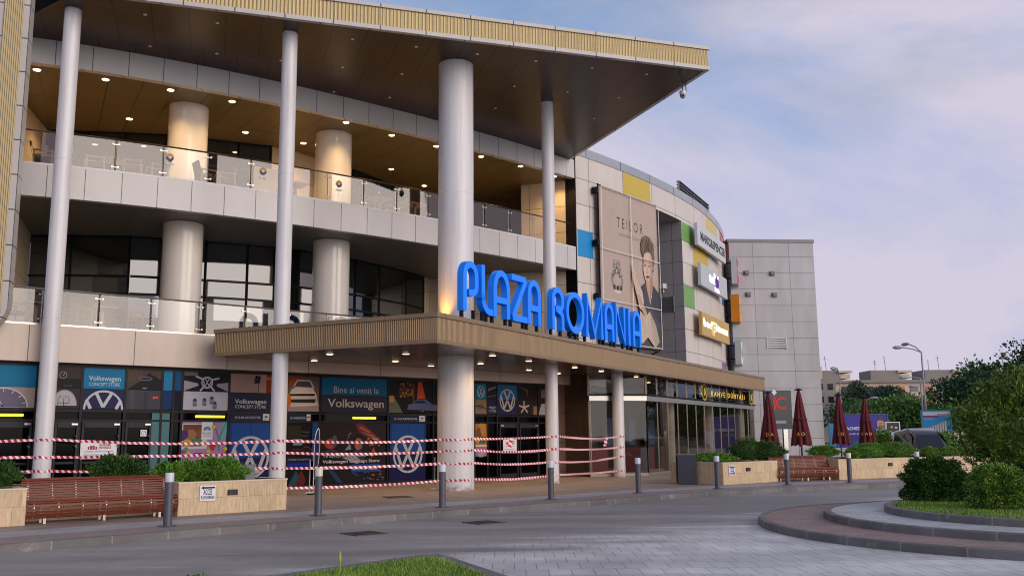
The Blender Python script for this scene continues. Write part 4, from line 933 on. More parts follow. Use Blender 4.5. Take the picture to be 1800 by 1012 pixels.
def drive(F, w, h):
    F.rect(0, 0, w, h, '211c1e').rect(0, h*.72, w, h*.28, '2b2224').poly([(.52*w, h*.99), (.62*w, h), (.93*w, h*.72), (.95*w, h*.64), (.9*w, h*.66), (.58*w, h*.84)], '7a3238').poly([(.6*w, h*.95), (.78*w, h*.84), (.72*w, h*.84), (.57*w, h*.92)], 'c0605a').poly([(.6*w, h*.86), (.8*w, h*.8), (.88*w, h*.7)], 'b0686a')
    F.ell(.13*w, h*.70, .13*w, h*.12, '2a2024').ell(.15*w, h*.66, .085*w, h*.085, 'b8481e').ell(.21*w, h*.70, .04*w, h*.1, '59566c').poly([(0, h*.52), (.18*w, h*.58), (.3*w, h*.5), (.1*w, h*.44)], '3c3658')
    F.ell(.57*w, h*.67, .085*w, h*.14, '1c1618').ell(.565*w, h*.65, .055*w, h*.10, 'c86a3e').ell(.6*w, h*.65, .03*w, h*.09, '7a7480').ell(.555*w, h*.665, .008*w, .012, '2a1512', n=8).ell(.585*w, h*.665, .008*w, .012, '2a1512', n=8).line([(.56*w, h*.60), (.58*w, h*.60)], .012, '8a2a20').poly([(.46*w, h*.5), (.55*w, h*.56), (.68*w, h*.5), (.66*w, h*.38), (.5*w, h*.36)], '3c3a70')
    F.ring(.45*w, h*.72, .24, .02, 'b9c0c8', .5, 80, 250).poly([(.36*w, h*.55), (.44*w, h*.66), (.46*w, h*.56)], '86a0b4').poly([(.33*w, h*.42), (.5*w, h*.5), (.62*w, h*.36), (.55*w, h*.32)], 'a4a6b8').poly([(.8*w, h*.6), (.84*w, h*.5), (.78*w, h*.42), (.75*w, h*.45)], 'c04a24').poly([(.1*w, h*.26), (.2*w, h*.22), (.34*w, .05), (.26*w, .04)], '2d4470').poly([(.45*w, h*.2), (.52*w, h*.14), (.6*w, h*.12), (.5*w, h*.18)], '355a90')
    rr = random.Random(8)
    for i in range(38): F.ell(.69*w+rr.random()*.2*w, h*.62+rr.random()*.13*h, .012+.025*rr.random(), .012+.02*rr.random(), rr.choice(['ffb070', 'ff7a3a', 'ffd8a0', 'd84a2a']), n=7)
    for i in range(24): F.ell(.65*w+rr.random()*.3*w, h*.04+rr.random()*.16*h, .03+.05*rr.random(), .015+.02*rr.random(), rr.choice(['8a2a1c', 'c8502a', '28487a', '3f86b0', '6a2a50']), n=8)
    F.text('Te așteptăm în primul', .03*w, h*.44, .14, 'd8d6dc', 'l', width=.64*w).text('Volkswagen Concept Store', .03*w, h*.345, .15, 'eceaf0', 'l', width=.86*w, bold=.014).text('din România', .03*w, h*.24, .14, 'd8d6dc', 'l', width=.38*w)
    F.rect(.45*w, h*.185, .43*w, h*.13, '1c4fa0').text('Intrarea din Bd. Timișoara', .665*w, h*.22, .07, 'e6eaf4', width=.38*w)
poster(13.76, 16.45, .1, 2.18, drive, 'large dark poster of two people driving at night with white lettering')
poster(16.62, 18.25, .12, 2.18, bluedoor, 'blue door picture with a large white roundel, left of the big column')
def family(F, w, h):
    F.rect(0, 0, w, h, 'c07ab4').rect(0, h*.32, w, h*.68, 'c98a3a').ell(.6*w, h*.85, .3*w, .22, 'e0a444').ell(.3*w, h*.68, .25*w, .25, '8d5a34').ell(.62*w, h*.80, .16*w, .14, 'cf9a74').rect(.1*w, h*.4, .8*w, h*.2, '2f7a5c').ell(.2*w, h*.5, .2*w, .12, 'e2b83a').rect(0, h*.3, w, .06, 'efe9e4').ell(.5*w, h*.08, .4*w, .14, '6fb0b8').ell(.5*w, h*.08, .28*w, .09, 'd796c6')
poster(20.68, 21.29, .92, 2.18, family, 'bright orange and lilac poster of people, low beside the big column')
# teal glass strips
for a, b in ((8.0, 8.24), (8.3, 8.55)):
    poster(a, b, .1, 2.45, lambda F, w, h: F.rect(0, 0, w, h, '5f8a90'), 'frosted teal door strip with %s' % ('its left edge against the last left door' if a < 8.2 else 'its right edge at the shopfront corner'))
# paper notices on the doors
def notice(F, w, h):
    F.rect(0, 0, w, h, 'dedbe0'); 
    for i, (x, s) in enumerate(((.22, .7), (.29, 1.), (.36, 1.), (.43, .7))):
        F.ell(x*w, h*.60+.13*h*s, .035*w*s, .06*h*s, 'a02c30', n=10).rect(x*w-.03*w*s, h*.55, .06*w*s, .17*h*s, 'a02c30')
    F.text('INTRARE', .67*w, h*.76, .09, '8e2c30', width=.3*w, bold=.02).text('ENTRANCE', .67*w, h*.60, .09, '8e2c30', width=.34*w, bold=.02)
    for z, t, c in ((.40, 'VA RUGAM SA PASTRATI DISTANTA', '6b6470'), (.20, 'RESPECTATI REGULILE DE ACCES', '6b6470'), (.07, 'VA MULTUMIM', '6b6470')): F.text(t, .5*w, h*z, .055, c, width=(.8 if z > .1 else .4)*w)
def sheet(s0, s1, z0, z1, draw, label, cat='notice', name='door_notice', off=.14):
    w, a = chord(s0, s1, off); F = Flat(); draw(F, w, z1-z0)
    return F.put(name, label, cat, shop_org(s0, z0, off), a, back=(w, z1-z0, .008, 'd6d3d8'))
sheet(5.99, 7.0, 1.12, 1.60, notice, 'white ENTRANCE notice with red figures on the left hand doors')
sheet(22.1, 22.85, 1.05, 1.58, notice, 'white ENTRANCE notice with red figures on the doors right of the big column')
sheet(7.66, 7.84, 1.76, 1.95, lambda F, w, h: F.rect(0, 0, w, h, 'dedbe0').ring(w*.5, h*.5, .07, .014, '6b2c30').line([(.35*w, h*.35), (.65*w, h*.65)], .012, '6b2c30'), 'small square white no-entry style sticker high on a dark door')

# ================================================================ SIGNS
# big blue letters standing on the canopy
m_letter = mat('letter_blue', '0084ff', .35, var=.03, spec=.4)
m_face = emit('lit_blue_acrylic', '0a78ff', .22)
LET = thing('letter_sign', 'large blue standing letters PLAZA ROMANIA on the edge of the entrance canopy', 'sign', (*cp(1.5, .3), ZC1), math.atan2(_cd.y, _cd.x))
H_, WS = 1.50, .2
def arcp(cx, cz, rx, rz, a0, a1, n=10): return [(cx+rx*math.cos(R(a0+(a1-a0)*i/n)), cz+rz*math.sin(R(a0+(a1-a0)*i/n))) for i in range(n+1)]
def letter(ch, W):
    h = WS/2; r = (W-WS)/2; t = H_
    if ch == 'A': rz = min(r*1.35, .55); return [[(h, 0)]+arcp(W/2, t-h-rz, r, rz, 180, 0, 14)+[(W-h, 0)], [(h*1.9, .55), (W-h*1.9, .55)]]
    if ch == 'P': return [[(h, 0)]+arcp(W/2, t-h-.36, r, .36, 180, 0, 14)+[(W-h, .86)]+arcp(W-h-.24, .78, .24, .22, 0, -90, 6)[0:]+[(h*3.2, .56)]]
    if ch == 'R': return [[(h, 0)]+arcp(W/2, t-h-.36, r, .36, 180, 0, 14)+[(W-h, .98)]+arcp(W-h-.22, .95, .22, .20, 0, -85, 6)+[(h*3, .74)], [(h*3.4, .74)]+arcp(W-h-.3, .40, .30, .26, 80, 0, 6)+[(W-h, 0)]]
    if ch == 'L': return [[(h, t), (h, .5)]+arcp(h+.42, .52, .42, .42, 180, 270, 8)+[(W, h)]]
    if ch == 'Z': return [[(0, t-h), (W-h*1.5, t-h), (W-h*1.2, t-h*1.9), (h*1.3, h*1.9), (h*1.6, h), (W, h)]]
    if ch == 'O': return [arcp(W/2, t/2, W/2-h, t/2-h, 0, 351, 39)]
    if ch == 'M': return [[(h, 0), (h*1.5, t-h*.6), (W*.5, .12), (W-h*1.5, t-h*.6), (W-h, 0)]]
    if ch == 'N': return [[(h, 0), (h*1.1, t-h*.6), (W-h*1.1, h*.6), (W-h, t)]]
    if ch == 'I': return [[(h, 0), (h, t)]]
for ch, t0, t1 in (('P', 1.79, 2.64), ('L', 2.82, 3.49), ('A', 3.52, 4.54), ('Z', 4.66, 5.68), ('A', 5.72, 6.64), ('R', 7.47, 8.39), ('O', 8.57, 10.06), ('M', 10.2, 11.75), ('A', 11.9, 12.8), ('N', 12.93, 13.97), ('I', 14.25, 14.52), ('A', 14.75, 15.66)):
    W = t1-t0; x0 = t0-1.5; g = MB()
    for k, st in enumerate(letter(ch, W)):
        g.stroke([(x0+a, .29+b) for a, b in st], WS, -.002*k, .20-.003*k, 0, closed=(ch == 'O'))
    lo = g.build('letter_'+ch.lower(), m_letter, LET, world=False); g = MB()
    for k, st in enumerate(letter(ch, W)): g.stroke([(x0+a, .29+b) for a, b in st], WS-.012, -.010-.002*k, -.004, 0, closed=(ch == 'O'))
    g.build('letter_face', m_face, lo, world=False)
    for u in ((.1, W-.1) if ch not in 'IOL' else ((W/2,) if ch == 'I' else (W*.35, W*.65))):
        g = MB(); g.box((x0+u, .12, .20), (.09, .09, .34)); g.box((x0+u, .12, .025), (.26, .2, .03)); g.build('letter_post', m_dark, LET, world=False)

# banner in front of the recess
ba, bb = ARC.at(24.46, .32), ARC.at(29.76, .32); bw = math.dist(ba, bb); bh = 7.35
F = Flat(.0005); BG = 'b5a193'
F.rect(0, 0, bw, bh, BG)
for x0, x1 in ((0, bw*.49), (bw*.5, bw)):
    for z0, z1 in ((0, 1.95), (1.98, 4.35), (4.38, bh)): F.rect(x0+.05, z0+.05, x1-x0-.1, z1-z0-.1, 'b39f92' if z0 else 'b09d90')
F.text('T E I L O R', bw*.51, 5.62, .72, '3a312d', width=2.4).text('FINE JEWELLERY', bw*.51, 5.22, .2, '7d6a5f', width=2.0).text('FAMOUS', bw*.33, 1.35, .34, '8f6a50', width=1.2)
# ring
F.ring(1.42, 3.05, .56, .20, '8d8078', .95).ell(1.42, 2.55, .34, .16, 'c9bdb2', 180, 360).poly([(1.0, 3.3), (1.1, 4.0), (1.72, 4.0), (1.84, 3.3)], '9a8c82')
rr = random.Random(2)
for i in range(90):
    a = rr.random()*3.14; F.ell(1.42+.45*math.cos(a)*rr.uniform(.4, 1), 3.15+.8*math.sin(a)*rr.uniform(.2, 1), .035, .035, rr.choice(['d8cec4', '5d524c', 'b9aca2', '7a6e66']), n=6)
for x in (1.12, 1.42, 1.72): F.rect(x-.05, 2.55, .1, .22, '3a322e')
# woman: dark jacket, pale gathered sleeve and raised hand, face turned to the left, hair swept up
sk, sk2, sk3 = 'cdb09b', 'b99882', 'a27f69'
F.poly([(2.95, 0), (2.85, .9), (3.2, 1.6), (3.05, 2.75), (3.5, 2.95), (3.95, 3.2), (4.3, 2.3), (4.62, 3.2), (4.98, 2.95), (bw, 2.8), (bw, 0)], '4a464c').poly([(3.05, 2.75), (3.5, 2.95), (3.9, 3.15), (3.75, 2.2), (3.4, 1.6), (3.2, 1.6)], '413d44').poly([(4.62, 3.2), (4.98, 2.95), (bw, 2.8), (bw, 1.2), (4.75, 1.6), (4.45, 2.3)], '3c3940')
F.poly([(3.95, 3.75), (4.62, 3.9), (4.66, 3.1), (4.34, 2.15), (4.02, 3.0)], sk2).poly([(4.35, 3.6), (4.62, 3.9), (4.66, 3.1), (4.36, 2.3)], sk3)
F.poly([(3.82, 4.55), (3.80, 4.15), (3.76, 3.85), (3.84, 3.55), (3.98, 3.28), (4.12, 3.2), (4.28, 3.28), (4.52, 3.62), (4.66, 4.0), (4.68, 4.5), (4.4, 4.85), (4.0, 4.85)], sk)
F.poly([(4.42, 4.6), (4.68, 4.5), (4.66, 4.0), (4.5, 3.58), (4.28, 3.26), (4.36, 3.7), (4.46, 4.1)], sk2).poly([(4.05, 3.4), (4.3, 3.3), (4.14, 3.2), (4.02, 3.26)], sk2).ell(4.74, 4.0, .08, .18, sk3)
F.poly([(3.80, 4.45), (3.62, 4.75), (3.60, 5.15), (3.78, 5.45), (4.1, 5.62), (4.5, 5.55), (4.82, 5.2), (4.90, 4.6), (4.78, 4.05), (4.72, 4.2), (4.66, 4.5), (4.42, 4.78), (4.1, 4.75), (3.9, 4.62)], '6f5b4b')
for i in range(70):
    x = 3.68+rr.random()*1.1; z = 4.75+rr.random()*.25; k = rr.uniform(.3, .7); F.line([(x, z), (x+rr.uniform(-.12, .16), z+k*.5), (x+rr.uniform(-.05, .35), z+k)], .014, rr.choice(['a08a72', '53443a', '8a7560', 'b8a58c', '624f42']))
for x, w_, tl in ((3.94, .085, 0), (4.36, .105, .02)):
    F.ell(x, 4.07+tl, w_, .038, 'e2d6cc', n=14).ell(x-.015, 4.07+tl, .036, .038, '57524e', n=12).ell(x-.015, 4.07+tl, .016, .018, '1c1816', n=8).line([(x-w_*1.2, 4.06+tl), (x-w_*.5, 4.11+tl), (x+w_*.5, 4.11+tl), (x+w_*1.35, 4.08+tl)], .022, '30231e').line([(x-w_*1.6, 4.20+tl), (x, 4.27+tl), (x+w_*1.6, 4.21+tl)], .024, '6a5142').line([(x-w_, 4.03+tl), (x+w_, 4.03+tl)], .01, sk3)
F.line([(4.10, 4.05), (4.03, 3.82), (4.05, 3.75)], .018, sk3).line([(4.0, 3.74), (4.12, 3.72), (4.19, 3.76)], .018, sk3).poly([(3.96, 3.53), (4.05, 3.58), (4.11, 3.565), (4.17, 3.58), (4.27, 3.52), (4.12, 3.44)], '7f4441').line([(3.97, 3.53), (4.26, 3.52)], .012, '55292a')
F.poly([(2.62, 4.0), (2.70, 3.98), (2.78, 3.6), (2.86, 3.75), (2.92, 3.6), (2.95, 3.3), (3.25, 3.0), (3.5, 2.7), (3.62, 2.2), (3.48, 1.75), (3.2, 1.85), (2.98, 2.45), (2.74, 3.0), (2.62, 3.45)], sk).line([(2.68, 3.9), (2.74, 3.2)], .02, sk3).line([(2.86, 3.7), (2.92, 3.0)], .02, sk3).line([(3.0, 3.2), (3.3, 2.6)], .02, sk3).line([(2.75, 3.0), (3.1, 2.6), (3.4, 2.35)], .025, sk3).poly([(3.0, 2.45), (3.2, 2.55), (3.9, 1.65), (3.75, 1.35), (3.35, 1.85)], sk2)
F.poly([(2.95, .35), (3.25, 1.75), (3.7, 1.45), (4.15, 1.8), (4.7, 1.15), (5.02, .35), (4.6, .0), (3.9, .5), (3.4, .15)], 'c0b09d').poly([(4.15, 1.8), (4.7, 1.15), (5.02, .35), (4.6, .0), (4.35, .7)], 'ac9b87')
for q4 in ([(3.5, 1.4), (3.9, .65), (4.4, .25)], [(4.1, 1.65), (3.92, 1.0), (4.3, .5)], [(4.55, 1.2), (4.7, .6), (4.65, .1)], [(3.2, 1.5), (3.3, .6)], [(3.35, 1.55), (3.6, .7), (3.6, .3)], [(4.3, 1.5), (4.15, .9), (4.5, .3)]): F.line(q4, .022, '93826f')
F.line([(4.34, 2.95), (4.36, 2.6)], .014, 'd9c8a4').ell(4.36, 2.54, .035, .05, 'd9c8a4', n=8)
for x in (.02, bw*.495, bw-.02): F.line([(x, 0), (x, bh)], .05, 'd9d0c9')
for z in (.02, 1.965, 4.365, bh-.02): F.line([(0, z), (bw, z)], .045, 'cfc4bb')
ban = F.put('banner', 'huge beige jewellery banner with a woman and a ring hung on the curved wall', 'banner', (*ba, 5.92), math.atan2(bb[1]-ba[1], bb[0]-ba[0]), back=(bw, bh, .01, 'b09d90'))
for z in (.6, 2.1, 4.6, 7.1): g = MB(); g.box((-.12, .12, z), (.16, .3, .28)); g.build('clamp', m_dark, ban, world=False)
g = MB(); g.box((0, .05, bh/2), (.05, .06, bh+.2)); g.box((bw, .05, bh/2), (.05, .06, bh+.2))
g.bar((0, .05, -.08), (bw, .05, -.08), .08, .08); g.bar((0, .05, bh+.05), (bw, .05, bh+.05), .06, .06)
for x in (.2, bw*.5, bw-.2): g.bar((x, .05, -.1), (x, .4, -.25), .06, .06)
g.build('banner_frame', m_dark, ban, world=False)

SG = 'illuminated shop signs on the curved wall'
def wallsign(s0, s1, z0, z1, draw, label, board, thick=.16, off=.5, em=None, name='shop_sign'):
    a, b = ARC.at(s0, off), ARC.at(s1, off); w = math.dist(a, b); F = Flat(.006); F.rect(0, 0, w, z1-z0, board); draw(F, w, z1-z0)
    o = F.put(name, label, 'sign', (*a, z0), math.atan2(b[1]-a[1], b[0]-a[0]), group=SG, back=(w, z1-z0, thick, board), em=em)
    g = MB()
    for u in (.25, .75):
        for z in (.25, .8): g.bar((w*u, thick, (z1-z0)*z), (w*u, off+.3, (z1-z0)*z), .08, .08)
    g.build('bracket', m_dark, o, world=False); return o
wallsign(34.75, 41.4, 12.12, 13.35, lambda F, w, h: F.text('MARKS&SPENCER', w*.54, h*.30, .70, '15151a', width=.88*w, bold=.03), 'long pale grey shop sign with tight black capitals, topmost on the wall', 'c4c6ca')
wallsign(35.05, 41.4, 9.9, 11.15, lambda F, w, h: F.text('taf', w*.42, h*.38, .72, 'fff4ff', width=.26*w, bold=.03).ell(w*.585, h*.50, .5, .34, '5a1f9a').text('kids', w*.58, h*.06, .34, 'fff4ff', width=.16*w, bold=.03).ell(w*.50, h*.82, .12, .1, 'fff4ff').ell(w*.62, h*.76, .11, .09, 'fff4ff'), 'pale grey shop sign with white letters and a purple dot', 'b9bec6', em={'fff4ff': 1.6})
wallsign(34.9, 41.5, 7.12, 8.4, lambda F, w, h: F.text('bodyfitness', w*.5, h*.40, .62, 'fffbe6', width=.88*w, bold=.03).ell(w*.40, h*.48, .34, .36, 'fffbe6').text('f', w*.40, h*.14, .95, 'ffd98a', width=.2*w, bold=.04), 'sand gold shop sign with glowing white script', 'c2a25e', em={'fffbe6': 1.6})
# signs seen edge-on further along the curve
def edgesign(s0, s1, z0, z1, board, face, label, txt, tc, thick=.35, em=None):
    return wallsign(s0, s1, z0, z1, lambda F, w, h: F.rect(.1, .1, w-.2, h-.2, face).text(txt, w*.5, h*.35, h*.5, tc, width=.7*w, bold=.02), label, board, thick, .95, em)
edgesign(43.2, 46.0, 11.15, 12.95, 'b6b9c0', 'd03048', 'grey and red shop sign seen almost edge-on under the first', 'KOTON', 'f0e8ea')
edgesign(43.4, 45.8, 8.75, 10.5, 'c87814', 'f0a81e', 'bright orange shop sign box seen almost edge-on', '25', 'c8501e', .5)
edgesign(43.2, 46.2, 6.05, 7.6, 'a9adb0', 'e6f2e6', 'white and green shop sign seen almost edge-on, lowest on the wall', 'Farmacia', '3f8a4c')

# cafe name on the glass
F = Flat(.01); kw = 9.2
F.text('K A H V E   D Ü N Y A S I', kw*.5, .14, .34, 'e8b92c', width=6.0, bold=.01)
for x in (.45, kw-.45): F.ell(x, .28, .42, .42, '2a1e0c').ring(x, .28, .41, .07, 'c9a52e').ell(x, .3, .15, .2, 'b0b83e').poly([(x-.24, .12), (x, .38), (x+.22, .1), (x, .18)], 'd0b43c')
kx = kd(7.2); CS = F.put('cafe_sign', 'golden cafe name between two round emblems on the glass front', 'sign', (*cp(16.77+6.9, .44), 3.48), math.atan2(_cd.y, _cd.x), em={'e8b92c': .5, 'e8c63a': .25, 'c9d44a': .25})
g = MB()
for x in (-.3, 2.6, 5.6): g.bar((x, .05, .1), (x+.7, .14, -.1), .07, .07)
g.bar((-.3, .05, .02), (kw, .05, .02), .05, .05); g.build('sign_bracket', m_dark, CS, world=False)
# dark pylon with red letters behind the parasols
PY = thing('pylon_sign', 'dark tall board with red letters and a white diamond behind the parasols', 'sign', (13.42, 48, 0), R(8))
g = MB(); g.box((0, 0, 2.92), (1.42, .22, 1.95)); g.build('board', mat('pylon_navy', '181c2a', .35, var=.05), PY, world=False)
g = MB(); g.box((.34, .02, .98), (.22, .16, 1.95)); g.build('post', m_steel, PY, world=False)
for nm, fn_ in (('letter_i', lambda F: F.text('I', .15, 0, .85, 'c22e24', bold=.03)), ('letter_c', lambda F: F.text('C', .47, 0, .85, 'c22e24', bold=.03)), ('diamond', lambda F: F.poly([(.0, .84), (.15, .99), (.3, .84), (.15, .68)], 'd7d9dd')), ('text_strip', lambda F: F.rect(.1, -.72, .62, .14, '8d939c'))):
    F = Flat(.006); fn_(F); F.put(nm, None, None, (0, 0, 0), 0, parent=PY).location = (-.35, -.125, 2.95)
# security camera under the roof corner
SC = thing('security_camera', 'white dome security camera hanging under the roof corner', 'camera', (6.22, 32.35, 13.62))
SC.scale = (.78, .78, .78)
g = MB(); g.lathe([(.06, .35), (.03, .36), (.03, .74)], 0, 0, 12); g.box((0, 0, .74), (.25, .25, .03)); g.bar((.16, 0, .34), (.16, 0, .74), .04, .04); g.build('arm', m_grey, SC, world=False)
g = MB(); g.lathe([(.10, .18), (.15, .22), (.15, .36), (.09, .40)], 0, 0, 20); smooth_angle(g.build('housing', m_off, SC, world=False))
g = MB(); g.lathe([(.02, 0), (.09, .04), (.13, .11), (.14, .18)], 0, 0, 20); smooth_angle(g.build('dome', mat('dome_grey', '8f9094', .1, var=0), SC, world=False))
g = MB(); g.lathe([(.02, .08), (.05, .085), (.05, .13)], 0, -.11, 10); g.build('lens', m_black, SC, world=False)
# stickers on the terrace glass
for k, s in enumerate((1.4, 4.45, 7.6, 10.5)):
    x, y = ARC.at(s, -.07); F = Flat(); F.ell(.0, .0, .12, .13, 'c98a3a', 0, 180).ell(.0, .0, .12, .13, '2b3f74', 180, 360).ell(0, 0, .05, .05, 'd8cfc0').rect(-.12, -.26, .24, .06, 'cfcac4')
    F.put('glass_sticker', 'round orange and navy sticker on the terrace glass, %s' % ['leftmost of the four', 'second from the left', 'third from the left', 'rightmost of the four'][k], 'sticker', (x, y, 10.86), ARC.ang(s), group='round stickers on the terrace glass')

# ================================================================ STREET FURNITURE
def copy_tree(o, parent=None):
    c = o.copy(); COL.objects.link(c); c.parent = parent
    for ch in list(o.children): copy_tree(ch, c)
    return c
# ---- bollards
m_bol = mat('bollard_grey', '55555d', .45, .3, var=.08, vs=6); m_bhead = mat('bollard_head', 'c9cbd6', .35, var=.03); m_bheadY = mat('bollard_head_cream', 'd2ccb2', .35, var=.03)
def bollard():
    t = thing('bollard', None, None)
    g = MB(); g.lathe([(.17, .006), (.17, .016), (.082, .02), (.08, .05), (.08, .83)], 0, 0, 24); smooth_angle(g.build('post', m_bol, t, world=False))
    g = MB(); g.lathe([(.083, .83), (.083, .995), (.078, 1.003)], 0, 0, 24); smooth_angle(g.build('lamp_head', m_bhead, t, world=False)); return t
b0 = bollard(); b1_ = copy_tree(b0)
for ch in b1_.children:
    if ch.name.startswith('lamp_head'): ch.data = ch.data.copy(); ch.data.materials[0] = m_bheadY
BW = [(-6.6, 18.35, 'in front of the right end of the left wooden bench', 0), (-4.2, 20.62, 'with a cream head, beside the right end of the left stone planter', 1), (-1.69, 22.68, 'in front of the big round column', 0),
      (.98, 25.2, 'in front of the slim column right of the big one', 0), (3.63, 27.9, 'in front of the cafe glass corner', 0), (6.31, 29.66, 'in front of the right planter and its arrow sign', 0),
      (9.06, 31.68, 'in front of the left end of the right wooden bench', 0), (11.53, 32.83, 'with a cream head, right of the right wooden bench', 1), (14.5, 34.3, 'half hidden behind the clipped round shrub', 0)]
used = set()
for x, y, w, k in BW:
    s = b1_ if k else b0
    t = s if k not in used else copy_tree(s); used.add(k)
    t.location = (x, y, .004); t.rotation_euler = (0, 0, rnd.random()*6); tag(t, 'grey post bollard '+w, 'bollard', 'bollards along the kerb')

# ---- stone planters with a recess for the bench
m_trav = panel('travertine', 'd3b893', .42, .36, joint=.004, rough=.6, offset=.37, var=.10, jcol=.55, dirt=.05, streak=.0, bump=.25)
def travertine():
    m = m_trav; nt = m.node_tree; b = nt.nodes['Principled BSDF']; src = b.inputs['Base Color'].links[0].from_socket
    t = N(nt, 'ShaderNodeTexCoord'); mpg = N(nt, 'ShaderNodeMapping', {'Vector': t.outputs['UV'], 'Scale': (16, 2.0, 1)})
    n = N(nt, 'ShaderNodeTexNoise', {'Vector': mpg.outputs[0], 'Scale': 1.6, 'Detail': 6, 'Roughness': .65})
    r = N(nt, 'ShaderNodeMapRange', {'Value': n.outputs['Fac'], 'From Min': .32, 'From Max': .66, 'To Min': .66, 'To Max': 1.08})
    x = N(nt, 'ShaderNodeMix', {'Factor': 1., 'A': src, 'B': r.outputs[0]}, data_type='RGBA', blend_type='MULTIPLY'); nt.links.new(x.outputs['Result'], b.inputs['Base Color'])
travertine()
m_cap = mat('stone_cap', 'c9bda6', .55, var=.12, vs=3)
def planter(label, poly, h=.72):
    cx, cy = poly[0][0], poly[0][1]
    t = thing('stone_planter', label, 'planter', (poly[1][0], poly[1][1], 0))
    g = MB(); g.prism(poly, 0, h-.025, 0, bot=False, top=False); g.build('wall', m_trav, t)
    n = len(poly); a = sum(poly[i][0]*poly[(i+1) % n][1]-poly[(i+1) % n][0]*poly[i][1] for i in range(n)); P = poly if a > 0 else poly[::-1]
    def off(d):
        out = []
        for i in range(n):
            p = Vector(P[i]); d1 = (p-Vector(P[i-1])).normalized(); d2 = (Vector(P[(i+1) % n])-p).normalized()
            n1, n2 = Vector((-d1.y, d1.x)), Vector((-d2.y, d2.x)); k = (n1+n2)/max(1+n1.dot(n2), .25); out.append(tuple(p+k*d))
        return out
    A, B = off(-.012), off(.16); g = MB()
    for i in range(n):
        j = (i+1) % n
        g.face([(*A[i], h), (*A[j], h), (*B[j], h), (*B[i], h)]); g.face([(*A[i], h-.03), (*A[j], h-.03), (*A[j], h), (*A[i], h)])
    g.build('cap', m_cap, t)
    g = MB(); g.face([(p[0], p[1], h-.06) for p in off(.1)]); g.build('soil', m_soil, t); return t, off
def V2(p, d, n, a, b): return (p[0]+d[0]*a+n[0]*b, p[1]+d[1]*a+n[1]*b)
PLP = [(-13.5, 15.55), (-9.58, 18.86), V2((-9.58, 18.86), (.767, .642), (-.642, .767), 0, .98), V2((-7.27, 20.79), (.767, .642), (-.642, .767), 0, .98), (-7.27, 20.79), (-5.34, 22.54), V2((-5.34, 22.54), (0, 0), (-.66, .75), 0, 2.15), V2((-13.5, 15.55), (0, 0), (-.642, .767), 0, 2.15)]
pl_l, _ = planter('pale travertine planter in the left foreground wrapped around the long wooden bench', PLP)
PRP = [(5.55, 33.75), (7.01, 32.02), (9.41, 34.07), V2((9.41, 34.07), (0, 0), (-.45, .89), 0, .95), V2((11.9, 34.97), (0, 0), (-.45, .89), 0, .95), (11.9, 34.97), (15.04, 36.84), (18.5, 38.5), (22.5, 40.0), (21.6, 42.4), (17.4, 40.8), (14, 39.3), (10.9, 37.6), (8.5, 36.4)]
pl_r, _ = planter('pale travertine planter beyond the kerb wrapped around the right wooden bench', PRP, .74)
# ---- benches: rolled slats on brackets
m_slat = mat('red_brown_slats', '743624', .5, var=.28, vs=5, stretch=(.3, 6, 6)); m_brk = mat('bench_steel', 'b9a79a', .35, .7, var=.05)
def bench(L_, label, loc, ang):
    t = thing('bench', label, 'bench', loc, ang)
    seatp = [(.06, .13), (.015, .18), (-.02, .235), (-.035, .295), (-.03, .355), (.0, .41), (.055, .445), (.115, .455), (.175, .455), (.235, .45), (.295, .443), (.355, .437), (.415, .43)]
    backp = [(.475, .45), (.495, .50), (.512, .55), (.53, .60), (.546, .65), (.562, .70), (.58, .75), (.60, .795), (.635, .835), (.685, .855), (.74, .86), (.80, .855)]
    def slats(name, P):
        g = MB()
        for i, (y, z) in enumerate(P):
            a = P[max(i-1, 0)]; b = P[min(i+1, len(P)-1)]; d = Vector((0, b[0]-a[0], b[1]-a[1])).normalized(); e = rnd.uniform(-.012, .012)
            g.bar((-L_/2+e, y, z), (L_/2+e*.7, y, z), .030, .026, up=(0, -d.z, d.y)) if False else g.bar((-L_/2+e, y, z), (L_/2+e*.7, y, z), .034, .026, up=(0, d.z, -d.y) if i < 6 else (0, -d.z, d.y))
        return g.build(name, m_slat, t, world=False)
    slats('seat', seatp); slats('backrest', backp)
    n = max(4, round(L_/.5))
    for i in range(n+1):
        x = -L_/2+.12+(L_-.24)*i/n; g = MB()
        pts = [(x, y+.012, z-.012) for y, z in seatp+backp]
        for a, b in zip(pts[:-1], pts[1:]): g.bar(a, b, .022, .03)
        g.build('bracket', m_brk, t, world=False)
    for x in (-L_/2+.35, 0, L_/2-.35):
        g = MB(); g.box((x, .10, .08), (.05, .05, .16)); g.build('leg', m_brk, t, world=False)
        g = MB(); g.box((x, .42, .21), (.05, .05, .42)); g.build('leg', m_brk, t, world=False)
    return t
bench(2.98, 'long red brown slatted bench set into the left travertine planter', ((-9.52-7.36)/2+.02, (18.93+20.74)/2, 0.004), math.atan2(20.74-18.93, -7.36+9.52))
bench(2.62, 'red brown slatted bench set into the right travertine planter', ((9.45+11.85)/2, (34.0+34.95)/2-.02, .004), math.atan2(.94, 2.4))
bench(2.2, 'far slatted bench top showing above the right planter near the tilted car', (16.85, 40.9, .25), R(25))
